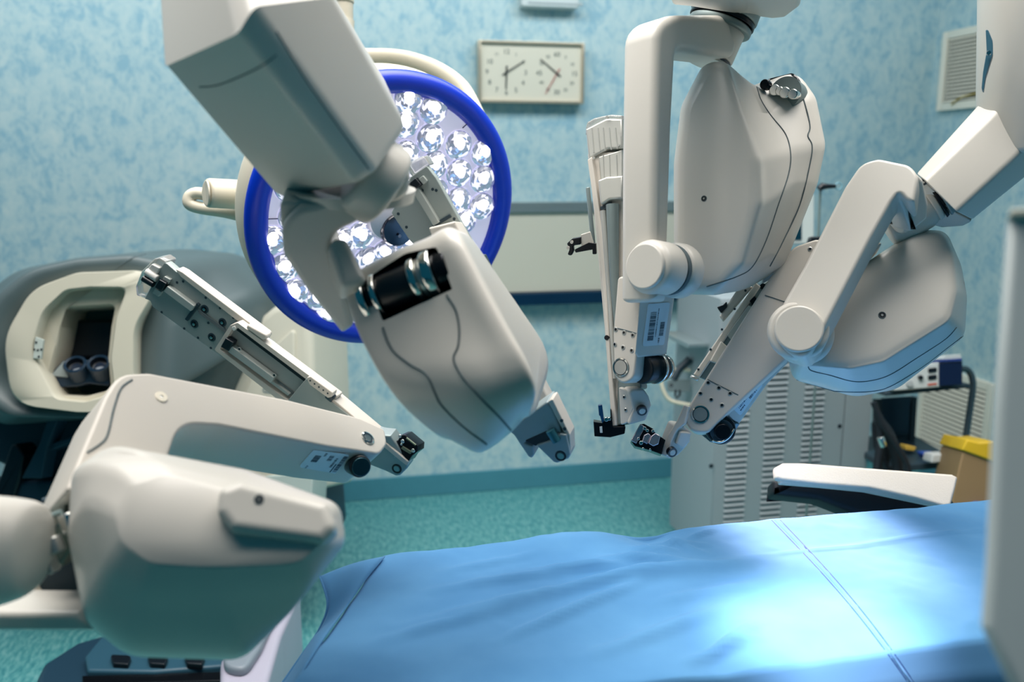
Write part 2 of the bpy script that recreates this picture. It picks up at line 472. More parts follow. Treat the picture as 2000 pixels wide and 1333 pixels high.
def hand(cx, cz, ang, L, tail, wd, m, nm, y):
    t = math.radians(ang); d = Vector((math.sin(t), 0, math.cos(t))); s = Vector((d.z, 0, -d.x)); c = Vector((cx, y, cz))
    P = Plane(c, (0, -1, 0)); P.n = Vector((0, -1, 0)); P.a = Vector((1, 0, 0)); P.b = Vector((0, 0, 1))
    slab(nm, [c+s*wd-d*tail, c-s*wd-d*tail, c-s*wd*0.6+d*L, c+s*wd*0.6+d*L], P, 0.001, 0, m, ck, pre=True)
HB = mat('clock_hand_black', rgb(20, 34, 34), 0.4); HR = mat('clock_hand_red', rgb(170, 30, 34), 0.5)
hand(0.808, 1.975, 182, 0.072, 0.028, 0.004, HB, 'hour_hand', 3.951)
hand(0.808, 1.975, 58, 0.098, 0.022, 0.0032, HB, 'minute_hand', 3.949)
hand(1.040, 1.975, 308, 0.098, 0.022, 0.0036, HB, 'seconds_dial_hand', 3.951)
hand(1.040, 1.975, 211, 0.104, 0.024, 0.0024, HR, 'red_sweep_hand', 3.949)
for cx in (0.808, 1.04): cyl('hand_hub', (cx, 3.955, 1.975), (cx, 3.946, 1.975), 0.005, HB, ck, seg=16)

# small white unit at the top of the frame
un = root('wall_sensor_box', 'white plastic box on the wall above the clock, cut by the top edge', 'wall box', (1.02, 3.98, 2.262))
slab('body', [(1019, 12, 5), (1019, -90, 5), (1132, -90, 5), (1131, 16, 5)], wy(3.93), 0.07, 0.006, mat('pale_unit_plastic', rgb(206, 214, 212), 0.5), un)
box('lower_lip', (0.90, 3.926, 2.266), (1.15, 3.94, 2.275), mat('pale_unit_plastic2', rgb(180, 190, 190), 0.5), un, b=0.002)

# light box / white board on the back wall
vb = root('wall_board', 'wide cream board with a grey metal top rail on the wall behind the lamp', 'wall board', (1.4, 3.97, 0.93))
box('panel', (0.35, 3.95, 0.985), (2.02, 4.0, 1.36), mat('cream_board', rgb(214, 208, 190), 0.4, var=0.01), vb, b=0.004)
box('top_rail', (0.35, 3.935, 1.356), (2.02, 4.0, 1.402), mat('brushed_rail', rgb(150, 162, 162), 0.35, 0.6), vb, b=0.004)
box('lower_trough', (0.35, 3.925, 0.925), (2.02, 4.0, 0.983), mat('dark_trough', rgb(20, 62, 92), 0.25, 0.5, var=0.25, scale=4), vb, b=0.006)
for x in (0.8, 1.24, 1.8): cyl('rivet', (x, 3.936, 1.379), (x, 3.932, 1.379), 0.004, SIL, vb, seg=12)

# frame sticking out right of the big housing
sf = root('small_dark_screen', 'small dark screen in a white frame behind the large centre arm', 'screen', at(1575, 480, 3.4))
slab('frame', [(1410, 380), (1590, 380), (1590, 476), (1410, 476)], fr(3.4), 0.03, 0.004, mat('screen_white_frame', rgb(200, 206, 200), 0.5), sf)
slab('stand_neck', [(1490, 470), (1520, 470), (1520, 560), (1490, 560)], fr(3.41), 0.02, 0.003, DRK, sf)
box('stand_foot', (1.60, 3.02, 1.09), (1.84, 3.22, 1.10), DRK, sf)
slab('glass', [(1430, 395), (1566, 395), (1566, 469), (1430, 469)], fr(3.396), 0.01, 0.001, mat('screen_dark_glass', rgb(14, 52, 66), 0.15), sf)

# wall rail at the right
rl = root('chrome_wall_rail', 'chrome equipment rail running along the wall at the right', 'rail', (3.0, 3.6, 1.0))
A = Plane((2.4, 3.93, 1), (0, 1, 0))
tube('rail_tube', [A.hit(1780, 557), A.hit(1830, 557), A.hit(1885, 557), A.hit(2000, 557)], 0.010, CHR, rl, n=16)
for xx in (1800, 1920): cyl('bracket', A.hit(xx, 557), A.hit(xx, 557)+Vector((0, 0.07, 0)), 0.008, SIL, rl)

# louvred vents on the right wall ------------------------------------------
VM = mat('cream_vent_enamel', rgb(244, 236, 218), 0.45, var=0.02)
def vent(y0, y1, z0, z1, n, lab, dark):
    v = root('air_vent', lab, 'vent', (3.0, (y0+y1)/2, z0))
    fw = 0.035
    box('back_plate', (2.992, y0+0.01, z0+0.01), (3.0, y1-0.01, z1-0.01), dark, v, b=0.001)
    box('frame', (2.972, y0, z0), (3.0, y0+fw, z1), VM, v, b=0.004); box('frame', (2.972, y1-fw, z0), (3.0, y1, z1), VM, v, b=0.004)
    box('frame', (2.972, y0+fw, z1-fw), (3.0, y1-fw, z1), VM, v, b=0.004); box('frame', (2.972, y0+fw, z0), (3.0, y1-fw, z0+fw), VM, v, b=0.004)
    first = None
    for i in range(n):
        z = z0+fw+(z1-z0-2*fw)*(i+0.5)/n; h = (z1-z0-2*fw)/n
        if first is None:
            V = [Vector((2.973, y0+fw, z-h*0.26)), Vector((2.985, y0+fw, z-h*0.20)), Vector((2.985, y0+fw, z+h*0.26)), Vector((2.978, y0+fw, z+h*0.24))]
            W = [p+Vector((0, y1-y0-2*fw, 0)) for p in V]
            first = build('slat', V+W, [(0, 1, 2, 3), (7, 6, 5, 4), (0, 4, 5, 1), (1, 5, 6, 2), (2, 6, 7, 3), (3, 7, 4, 0)], VM, v); z1st = z
        else:
            c = first.copy(); c.location = first.location+Vector((0, 0, z-z1st)); COL.objects.link(c)
    return v
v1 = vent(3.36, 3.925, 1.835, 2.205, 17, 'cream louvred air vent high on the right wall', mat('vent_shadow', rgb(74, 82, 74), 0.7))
v2 = vent(3.36, 3.86, -0.0+0.12, 0.575, 17, 'cream louvred air vent low on the right wall behind the trolley', mat('vent_dark', rgb(50, 62, 66), 0.7))
vp = Plane((2.965, 3.7, 1.9), (1, 0, 0))
tube('ribbon', [vp.hit(1858, 204), vp.hit(1868, 196), vp.hit(1880, 189), vp.hit(1900, 184), vp.hit(1930, 176)], 0.004, mat('yellow_ribbon', rgb(196, 170, 96), 0.6), v1, n=8)

# ================================================================== ventilated cabinet
cb = root('equipment_cabinet', 'tall pale grey ventilated equipment cabinet standing behind the table', 'cabinet', (1.65, 3.1, 0.0))
CX0, CX1, CY, CZ1 = 1.384, 2.035, 2.9, 1.09
box('body', (CX0, CY, 0.06), (CX1, CY+0.40, CZ1), CAB, cb, b=0.006)
PC = wy(CY)
def wz_of(x, y): q = PC.hit(x, y); return q
x1, x2 = PC.hit(1393, 800).x, PC.hit(1645, 840).x
for nm, a, b_ in (('front_panel', CX0+0.004, x2-0.003), ('side_panel', x2+0.003, CX1-0.006)):
    box(nm, (a, CY-0.008, 0.075), (b_, CY+0.001, CZ1-0.01), CAB, cb, b=0.0025)
SD = mat('slot_dark', rgb(58, 74, 80), 0.8)
zt = PC.hit(1500, 690).z; zb = 0.12
slot0 = None; lip0 = None
for (pa, pb) in ((1419, 1457), (1491, 1535), (1564, 1611)):
    xa, xb = PC.hit(pa, 860).x, PC.hit(pb, 860).x
    V = []; Fc = []
    n = 34; dz = (zt-zb)/n
    for i in range(n):
        z = zb+i*dz+dz/2
        if slot0 is None:
            h = dz*0.5
            pl_ = wy(CY-0.0082); pl_.n = Vector((0, -1, 0))
            xs = [Vector((xa, CY-0.0086, z-h*0.32)), Vector((xb, CY-0.0086, z-h*0.32)), Vector((xb, CY-0.0086, z+h*0.32)), Vector((xa, CY-0.0086, z+h*0.32))]
            slot0 = slab('vent_slot', xs, pl_, 0.003, 0, SD, cb, pre=True)
            V = [Vector((xa-0.002, CY-0.0085, z+h*0.3)), Vector((xb+0.002, CY-0.0085, z+h*0.3)), Vector((xb+0.002, CY-0.014, z+h*0.45)), Vector((xa-0.002, CY-0.014, z+h*0.45)), Vector((xa-0.004, CY-0.0085, z+h*1.2)), Vector((xb+0.004, CY-0.0085, z+h*1.2))]
            lip0 = build('louvre_lip', V, [(0, 1, 2, 3), (3, 2, 5, 4), (0, 3, 4), (1, 5, 2), (0, 4, 5, 1)], CAB, cb)
            zref, xref = z, xa
        else:
            for s in (slot0, lip0):
                c = s.copy(); c.location = s.location+Vector((xa-xref+(0 if xa == xref else 0), 0, z-zref)); COL.objects.link(c)
for q in ((1640, 833), (1389, 911)): screw(None, *q, cb, plane=wy(CY-0.008), r=0.009, m=DRK)
for x in (CX0+0.06, CX1-0.06): lathe('castor', (x, CY+0.06, 0.03), (1, 0, 0), [(0.02, -0.012), (0.03, -0.01), (0.03, 0.01), (0.02, 0.012)], BLK, cb)
# cream cable looped on a hook at the cabinet's left side
hk = root('cable_hook', 'grey metal hook plate at the left side of the ventilated cabinet', 'hook', at(1325, 755, 3.45))
slab('plate', [(1303, 742, 8), (1348, 742), (1348, 766), (1303, 766, 8)], fr(3.42), 0.01, 0.002, GRYM, hk)
tube('arm', [at(1315, 742, 3.43), at(1326, 722, 3.43), at(1348, 702, 3.43)], 0.016, DRK, hk)
hole(None, 1311, 753, hk, r=0.006, plane=fr(3.42))
tube('spring_loop', [at(a, b, 3.42) for a, b in ((1320, 762), (1318, 772), (1322, 778), (1328, 772), (1328, 762))], 0.004, BLK, hk, n=8)
lp = smooth_path([at(a, b, 3.43) for a, b in ((1348, 724), (1318, 722), (1300, 730), (1292, 745), (1298, 768), (1312, 784), (1348, 792))], 6)
tag(tube('cable', lp, 0.0085, mat('cream_cable', rgb(214, 208, 186), 0.5), None), 'thick cream cable looped beside the grey cabinet', 'cable')
box('side_shelf', (1.30, 2.98, 0.895), (1.386, 3.25, 0.910), mat('steel_shelf', rgb(160, 174, 176), 0.3, 0.6), cb)

# ================================================================== trolley at the right, its load
TM = mat('dark_chrome_tube', rgb(96, 112, 118), 0.25, 0.8)
tr = root('equipment_trolley', 'dark metal trolley with curved tubular handle at the right of the cabinet', 'trolley', (2.35, 3.0, 0.0))
DT = 3.3
tube('handle_tube', smooth_path([at(1873, 722, DT), at(1888, 722, DT), at(1898, 736, DT), at(1900, 760, DT), at(1893, 810, DT), at(1886, 860, DT), at(1878, 930, DT), at(1868, 1040, DT)], 6), 0.012, TM, tr)
slab('shelf', [(1728, 766, 3), (1896, 750, 3), (1896, 758, 3), (1728, 775, 3)], pl(1800, 765, DT-0.05, (0, 0.1, -1)), 0.32, 0.003, DRK, tr, vec=F*0.32+U*0.03)
slab('back_upright', [(1708, 780), (1722, 780), (1724, 1000), (1708, 1000)], fr(DT+0.2), 0.02, 0.002, DRK, tr)
slab('back_panel', [(1722, 778), (1786, 774), (1784, 888), (1722, 900)], fr(DT+0.28), 0.01, 0.002, mat('deep_blue_panel', rgb(16, 62, 84), 0.5), tr)
slab('back_upright', [(1782, 776), (1792, 776), (1786, 882), (1776, 882)], fr(DT+0.2), 0.02, 0.002, DRK, tr)
slab('lower_shelf', [(1730, 912, 3), (1875, 900, 3), (1875, 912, 3), (1730, 925, 3)], fr(DT-0.1), 0.35, 0.003, DRK, tr, vec=F*0.4+U*0.06)
for x0 in (1736, 1880): slab('leg', [(x0, 915), (x0+8, 915), (x0+4, 1060), (x0-4, 1060)], fr(DT-0.06), 0.02, 0.003, TM, tr)
dv = root('white_control_unit', 'white electronic unit with black sockets on the trolley shelf', 'device', at(1800, 765, DT-0.06))
DVP = pl(1800, 740, DT-0.1, (-0.1, 0.05, -1))
slab('case', [(1748, 722, 3), (1835, 708, 3), (1838, 756, 3), (1746, 764, 3)], DVP, 0.22, 0.004, mat('device_white', rgb(200, 206, 204), 0.45), dv)
for a, b in ((1821, 724), (1821, 738)):
    slab('socket', [(a-8, b-4, 3), (a+9, b-6, 3), (a+9, b+3, 3), (a-8, b+5, 3)], DVP.off(-0.004), 0.006, 0.001, BLK, dv)
lathe('knob', DVP.hit(1797, 738), DVP.n, [(0.009, 0), (0.008, 0.012), (0, 0.013)], BLK, dv)
lathe('dial_knob', DVP.hit(1776, 750), DVP.n, [(0.012, 0), (0.011, 0.01), (0, 0.011)], mat('knob_grey', rgb(170, 176, 176), 0.4), dv)
slab('warning_strip', [(1812, 750), (1830, 748), (1830, 752), (1812, 754)], DVP.off(-0.002), 0.003, 0, mat('red_mark', rgb(190, 90, 70), 0.5), dv)
d2 = root('dark_blue_unit', 'box unit with a dark blue front and white top on the trolley shelf', 'device', at(1860, 752, DT-0.06))
slab('case', [(1834, 710, 2), (1880, 706, 2), (1880, 752, 2), (1834, 755, 2)], DVP.off(-0.004), 0.2, 0.003, mat('unit_navy', rgb(12, 30, 62), 0.35), d2)
slab('top_cover', [(1834, 708, 2), (1880, 706, 2), (1879, 700, 2), (1838, 703, 2)], DVP.off(-0.008), 0.22, 0.002, mat('unit_blue_trim', rgb(40, 62, 130), 0.4), d2)
slab('lid', [(1836, 703, 2), (1879, 702, 2), (1876, 692, 2), (1848, 694, 2)], DVP.off(0.0), 0.2, 0.002, mat('device_white', rgb(200, 206, 204)), d2)
# black hoses hanging at the cabinet side
for i, path in enumerate([((1706, 786), (1724, 830), (1745, 862), (1770, 905), (1775, 940)), ((1716, 812), (1720, 860), (1712, 925)), ((1712, 818), (1738, 852), (1752, 905), (1752, 935)),
                          ((1708, 826), (1712, 870), (1734, 920)), ((1722, 826), (1732, 880), (1722, 930)), ((1716, 840), (1745, 880), (1764, 930))]):
    q = 3.08+0.03*i
    tag(tube('hose', smooth_path([at(a, b, q) for a, b in path], 6), 0.011+0.004*(i % 3), BAR, None), None, 'hose', 'black hoses hanging beside the cabinet')
    COL.objects[-1]['label'] = ['black hose slanting lowest to the right beside the grey cabinet', 'black hose hanging nearly straight against the cabinet edge', 'second black hose from the right of the hanging bundle',
                                'black hose bending right at the left of the bundle', 'black hose in the middle of the bundle with a bowed shape', 'black hose at the back of the bundle curving right'][i]
tag(cyl('chrome_hose_coupling', at(1719, 854, 3.04), at(1726, 873, 3.04), 0.012, CHR, None), 'shiny chrome coupling on the black hoses', 'coupling')
# clutter on the lower shelf
tag(slab('kidney_dish', [(1790, 888, 8), (1850, 888, 8), (1862, 905, 6), (1782, 908, 6)], fr(3.34), 0.05, 0.01, mat('steel_dish', rgb(150, 166, 166), 0.3, 0.5), None), 'pale dish on the lower trolley shelf', 'dish')
tag(slab('white_tray', [(1822, 888, 4), (1862, 886, 4), (1858, 902, 4), (1818, 906, 4)], fr(3.12), 0.07, 0.006, mat('tray_white', rgb(196, 200, 198), 0.5), None), 'white tray on the lower trolley shelf', 'tray')
tag(slab('blue_bowl', [(1800, 884, 4), (1832, 884, 4), (1824, 898, 5), (1808, 898, 5)], fr(3.25), 0.05, 0.006, mat('bowl_blue', rgb(40, 80, 170), 0.4), None), 'blue bowl on the lower trolley shelf', 'bowl')
tag(slab('yellow_packet', [(1768, 869, 3), (1792, 874, 3), (1786, 882, 3), (1770, 880, 3)], fr(3.3), 0.05, 0.004, mat('packet_yellow', rgb(206, 170, 70), 0.5), None), 'small yellow packet lying behind the blue bowl', 'packet')
# sharps carton with yellow liner
ct = root('cardboard_bin', 'brown cardboard bin with a yellow liner folded over its rim', 'bin', at(1900, 1000, 2.85))
CTP = pl(1900, 920, 2.85, (-0.25, 0.05, -1))
slab('carton', [(1880, 884), (1900, 876), (1945, 895), (1945, 1090), (1850, 1060), (1862, 960)], CTP, 0.3, 0.006, mat('cardboard_brown', rgb(140, 114, 78), 0.7, var=0.08), ct)
slab('liner', [(1888, 858, 4), (1912, 864, 6), (1945, 862, 4), (1945, 905, 3), (1878, 880, 3)], CTP.off(-0.01), 0.32, 0.008, mat('yellow_liner', rgb(210, 172, 30), 0.5, var=0.12, scale=14), ct)
lathe('side_handle', CTP.off(-0.01).hit(1914, 990), (0, 0, 1), [(0.035, -0.02), (0.035, 0.0), (0.02, 0.012), (0, 0.012)], mat('lid_blue', rgb(40, 90, 180), 0.4), ct)

# pole with black clamp and hook
ps = root('drip_stand', 'thin metal pole with a black clamp and clear hook behind the right arm', 'stand', at(1598, 900, 2.9))
tube('pole', [at(1602, 372, 2.9), at(1600, 420, 2.9), at(1598, 470, 2.9), at(1596, 700, 2.9), Vector((at(1596, 700, 2.9).x, at(1596, 700, 2.9).y, 0.0))], 0.0045, mat('dull_pole', rgb(130, 148, 146), 0.35, 0.5), ps)
tube('clamp_arm', [at(1600, 369, 2.88), at(1606, 364, 2.88), at(1618, 364, 2.88), at(1632, 364, 2.88)], [0.011, 0.012, 0.008, 0.006], BLK, ps)
tube('hook_ring', [at(1638+6*math.cos(t), 364+7*math.sin(t), 2.88) for t in [k*math.pi/8 for k in range(16)]], 0.0022, mat('clear_blue_hook', rgb(120, 170, 184), 0.2), ps, n=8, closed=True)
slab('knob', [(1584, 462, 3), (1604, 462, 3), (1606, 476, 3), (1578, 482, 3)], fr(2.86), 0.03, 0.004, BLK, ps)

# ================================================================== surgeon console (left)
cs = root('surgeon_console', 'large grey rounded surgeon console with a cream viewer opening', 'console', (-0.55, 3.1, 0.0))
CP = pl(150, 650, 2.62, (0.15, 0.02, -0.99))
outer = [(-60, 760, 90), (-25, 600, 120), (60, 530, 120), (150, 510, 60), (250, 503, 80), (330, 520, 60), (330, 640, 80), (320, 800, 60), (160, 815, 60), (20, 812, 60)]
G0 = outline(outer, CP.off(0.03))
BK = pl(330, 640, 3.02, (0, 0.02, -1)); BK2 = pl(330, 640, 3.35, (0, 0.02, -1))
full = [(-70, 780, 90), (-55, 600, 120), (40, 528, 130), (160, 503, 90), (330, 488, 120), (455, 496, 80), (530, 560, 60), (528, 640, 60), (455, 800, 60), (10, 830, 60)]
full2 = [(60, 780, 90), (80, 610, 120), (150, 540, 130), (260, 505, 90), (400, 492, 120), (480, 505, 80), (538, 570, 60), (520, 620, 60), (450, 760, 60), (100, 800, 60)]
G1 = outline(full, BK); G2 = outline(full2, BK2)
mid = [a.lerp(b, 0.30) for a, b in zip(G0, G1)]
shell = loft('shell', [shrink(G0, 0.66, F*0.05-U*0.03-R*0.02), G0, mid, G1, G2, shrink(G2, 0.7, F*0.08)], SHELL, cs, sub=5, caps=(0, 1))
# bezel: cream frame with opening
def frame_ring(name, outer, inner, plane, t, m, par, dip=0.0, ip=None):
    O = outline(outer, plane); I = outline(inner, ip or plane); n = len(O)
    nn = plane.n
    rings = []
    Oi = [o.lerp(i, 0.06) for o, i in zip(O, I)]; Ii = [i.lerp(o, 0.08) for o, i in zip(O, I)]
    V = [p-nn*t for p in O]+[p-nn*0.006 for p in O]+Oi+Ii+[p-nn*0.008 for p in I]+[p-nn*(t+dip) for p in I]
    Fc = []
    for r in range(5):
        for i in range(n): j = (i+1) % n; Fc.append((r*n+i, r*n+j, (r+1)*n+j, (r+1)*n+i))
    return build(name, V, Fc, m, par, ang=50)
bo = [(20, 790, 60), (5, 660, 110), (60, 565, 90), (150, 532, 80), (270, 528, 60), (318, 545, 30), (262, 640, 90), (262, 735, 60), (290, 808, 60), (150, 806, 30)]
bi = [(110, 780, 30), (62, 690, 60), (84, 610, 60), (125, 568, 30), (170, 562, 20), (248, 562, 14), (225, 620, 40), (214, 700, 40), (222, 768, 20), (165, 785, 20)]
frame_ring('bezel', bo, bi, CP, 0.09, BEZ, cs, dip=0.03)
ti = [(112, 772, 14), (92, 745, 14), (110, 680, 14), (118, 640, 14), (124, 602, 10), (224, 596, 10), (216, 640, 20), (210, 700, 20), (216, 762, 14), (165, 775, 14)]
frame_ring('viewer_throat', [(x-6 if x < 170 else x+22, y-4 if y < 650 else y+10, r) for x, y, r in bi], ti, CP.off(0.055), 0.09, BEZ, cs, dip=0.16)
slab('viewer_hood', [(80, 590), (240, 590), (240, 780), (70, 780)], CP.off(0.27), 0.03, 0.002, mat('throat_teal', rgb(60, 100, 102), 0.6), cs)
slab('head_rest', [(136, 625, 4), (220, 625, 4), (216, 700, 8), (122, 702, 14), (118, 685, 14), (130, 660, 14)], CP.off(0.20), 0.05, 0.012, BLK, cs)
EB = mat('eyepiece_navy', rgb(24, 48, 68), 0.35)
slab('eyepiece_tray', [(93, 735, 3), (122, 705, 3), (216, 702, 3), (214, 755, 6), (170, 750, 14), (150, 756, 6), (106, 758, 3)], CP.off(0.085), 0.12, 0.006, EB, cs)
slab('pale_pad', [(99, 733, 2), (124, 706, 2), (140, 708, 2), (128, 722, 5), (134, 738, 2), (100, 735, 2)], CP.off(0.078), 0.008, 0.002, mat('pad_grey', rgb(150, 160, 160), 0.5), cs)
for a, b in ((147, 714), (193, 712)):
    q = CP.off(0.062).hit(a, b); ax = CP.n*0.75+Vector((0, 0, 0.8))
    e = lathe('eyepiece', q, ax, [(0.030, -0.05), (0.034, 0.006), (0.030, 0.010), (0.025, 0.006), (0.022, -0.012), (0, -0.014)], [EB, BLK], cs, mi=[0, 0, 0, 1, 1], seg=32)
    lathe('lens', q-ax.normalized()*0.010, ax, [(0.016, -0.002), (0.014, 0.002), (0, 0.004)], mat('eyepiece_glass', rgb(30, 40, 56), 0.05), e, seg=24)
# small control panel with buttons
kp = slab('button_panel', [(69, 658, 2), (85, 664, 2), (80, 702, 2), (64, 700, 2)], CP.off(-0.004), 0.012, 0.001, mat('panel_pale', rgb(180, 188, 180), 0.5), cs)
for a, b in ((71, 669), (67, 683), (81, 683), (74, 684), (76, 697)):
    lathe('button', CP.off(-0.004).hit(a, b), CP.n, [(0.0032, 0), (0.003, 0.002), (0, 0.0025)], BLK, kp, seg=12)
# gap line in the grey shell
seam('shell_joint', shell, [(222, 530), (240, 515), (262, 503), (285, 497)], 0.002, cs)
# cream column with lettering
CPc = pl(520, 780, 2.95, (-0.25, 0.05, -0.96))
slab('column', [(448, 960, 20), (446, 760, 50), (480, 640, 40), (540, 590, 40), (606, 600, 20), (618, 960, 10)], CPc, 0.30, 0.03, mat('column_cream', rgb(200, 196, 180), 0.5), cs)
slab('column_front', [(470, 950, 10), (470, 780, 30), (510, 700, 40), (574, 640, 6), (578, 950, 4)], CPc.off(-0.012), 0.03, 0.006, mat('column_cream', rgb(200, 196, 180)), cs)
tp = CPc.off(-0.0125)
text('lettering', 'da', tp.hit(521, 762), tp.hit(560, 768)-tp.hit(521, 762), tp.hit(521, 740)-tp.hit(521, 762), 0.036, mat('logo_grey', rgb(60, 96, 108), 0.5), cs, th=0.0008)
text('lettering', 'SURG', tp.hit(521, 778), tp.hit(560, 784)-tp.hit(521, 778), tp.hit(521, 740)-tp.hit(521, 762), 0.011, mat('logo_grey', rgb(60, 96, 108), 0.5), cs, th=0.0008)
# understructure: dark frame and pedestal
slab('under_frame', [(-60, 800, 10), (330, 806, 10), (330, 930, 10), (60, 935, 10), (-60, 880, 10)], pl(150, 850, 3.0, (-0.28, 0.0, -0.96)), 0.45, 0.02, mat('understructure_dark', rgb(18, 42, 56), 0.5), cs)
slab('brace', [(42, 935), (78, 865, 4), (96, 808), (116, 812), (92, 872, 4), (80, 935)], pl(80, 870, 2.88, (-0.28, 0.0, -0.96)), 0.05, 0.004, mat('brace_dark', rgb(28, 60, 76), 0.5), cs)
slab('brace', [(82, 872), (170, 845), (172, 852), (84, 886)], pl(80, 870, 2.9, (-0.28, 0.0, -0.96)), 0.05, 0.004, mat('brace_dark', rgb(28, 60, 76), 0.5), cs)
slab('side_upright', [(-10, 960, 5), (24, 860, 20), (46, 890, 10), (36, 940, 10), (20, 990, 4), (-20, 1000, 4)], pl(20, 900, 2.95, (-0.28, 0.0, -0.96)), 0.08, 0.008, BLK, cs)
slab('pedestal', [(-40, 940), (420, 930), (470, 960, 4), (600, 925, 4), (610, 1060, 20), (560, 1130, 20), (-40, 1130)], pl(250, 1000, 2.92, (-0.1, 0.0, -0.99)), 0.4, 0.02, mat('pedestal_dark', rgb(20, 50, 66), 0.5), cs)
slab('pedestal_cover', [(470, 985, 6), (520, 930, 4), (612, 922, 4), (606, 1010, 6), (520, 1040, 6)], pl(560, 1000, 2.85, (-0.2, 0.1, -0.97)), 0.12, 0.006, mat('cover_pale', rgb(170, 184, 178), 0.5), cs)
lathe('castor', at(625, 935, 2.95), R, [(0.02, -0.012), (0.034, -0.009), (0.034, 0.009), (0.02, 0.012)], BLK, cs)

# foot pedal tray on the floor (bottom left)
ft = root('foot_pedal_unit', 'dark foot pedal unit on the floor under the foreground arm', 'foot pedal', (-0.62, 2.5, 0.0))
FZ = wz(0.13)
slab('base_plate', [(60, 1345, 20), (84, 1296, 20), (150, 1254, 20), (200, 1240, 10), (440, 1262, 10), (445, 1345, 10)], FZ, 0.12, 0.02, mat('pedal_base', rgb(30, 58, 76), 0.4), ft)
slab('upper_cover', [(165, 1282, 6), (200, 1240, 10), (440, 1262, 10), (438, 1300, 4), (300, 1312, 4), (170, 1310, 4)], wz(0.16), 0.05, 0.01, mat('pedal_cover', rgb(44, 82, 100), 0.4), ft)
for xx in (236, 308, 380): slab('pedal', [(xx-22, 1278, 6), (xx+22, 1280, 6), (xx+14, 1298, 5), (xx-16, 1296, 5)], wz(0.175), 0.02, 0.004, BLK, ft)
slab('rail_bar', [(160, 1320), (440, 1312), (440, 1330), (160, 1338)], wz(0.15), 0.03, 0.004, BLM, ft)
eb = root('rounded_cart_foot', 'pale rounded foot of the robot cart beside the pedal unit', 'cart foot', (-0.25, 2.5, 0.0))
LV = mat('cart_foot_grey', rgb(176, 172, 188), 0.4)
slab('foot', [(428, 1400, 30), (430, 1286, 44), (480, 1220, 60), (560, 1140, 40), (590, 1150, 20), (550, 1240, 40), (505, 1400, 20)], wz(0.30), 0.30, 0.015, LV, eb)
slab('top_cap', [(430, 1300, 40), (448, 1240, 30), (540, 1150, 30), (556, 1160, 10), (510, 1262, 40), (480, 1308, 30)], wz(0.325), 0.03, 0.012, mat('foot_cap_grey', rgb(130, 140, 150), 0.4), eb)

# ================================================================== operating lamp with blue ring
LN = cv(0.50, -0.44, -0.75).normalized()
LC = at(758, 421, 1.92); LR = 0.289
lam = root('operating_lamp', 'round operating lamp head with a bright blue rim and many LED lenses', 'surgical lamp', LC)
LPn = Plane(LC, LN); LPn.n = LN
lathe('dome', LC, LN, [(0.0, -0.150), (0.10, -0.148), (0.20, -0.140), (0.26, -0.13), (LR+0.0, -0.115), (LR+0.018, -0.10), (LR+0.022, -0.08), (LR+0.012, -0.02), (LR-0.01, -0.006)], LPL, lam, seg=96, ang=60)
tor = []
for k in range(14):
    a = 2*math.pi*k/14; tor.append((LR+0.0+0.025*math.cos(a), -0.004+0.022*math.sin(a)))
lathe('rim_ring', LC, LN, tor, BLUE, lam, seg=120, closed=True, ang=180, fix=True)
PLT = mat('lamp_face_pale', rgb(206, 204, 222), 0.3, var=0.02, emit=rgb(225, 222, 245), estr=0.42)  # faint glow put into the plate's colour to brighten it between the lenses
lathe('face_plate', LC, LN, [(LR-0.012, -0.02), (LR-0.014, -0.002), (0.02, -0.002), (0, -0.002)], PLT, lam, seg=96)
LG = mat('lens_facets', rgb(214, 216, 232), 0.10, 0.75, var=0.05, emit=rgb(205, 205, 235), estr=0.22)
GLOW = mat('led_glow', rgb(255, 250, 255), 0.3, emit=(1.0, 0.93, 0.98, 1), estr=4.2)
HALO = mat('lens_core', rgb(240, 236, 250), 0.2, emit=(0.93, 0.88, 1.0, 1), estr=0.8)
vis = [(797, 195), (846, 214), (899, 226), (840, 270), (895, 283), (945, 298), (791, 240), (792, 303), (848, 322), (896, 338), (942, 350), (894, 392), (940, 403), (905, 432), (946, 246),
       (705, 460), (718, 508), (575, 572), (556, 522), (620, 582), (640, 614), (531, 470), (752, 496), (668, 470), (765, 545), (850, 375), (742, 260), (740, 205)]
pts = [LPn.to2(LPn.hit(*v)) for v in vis]
a1 = Vector(LPn.to2(LPn.hit(895, 283))); a2 = Vector(LPn.to2(LPn.hit(945, 298))); a3 = Vector(LPn.to2(LPn.hit(896, 338)))
U1 = a2-a1; U2 = a3-a1
for i in range(-12, 12):
    for j in range(-12, 12):
        q = a1+U1*i+U2*j
        if q.length < LR-0.05 and q.length > 0.06 and all((q-Vector(p)).length > 0.062 for p in pts): pts.append(tuple(q))

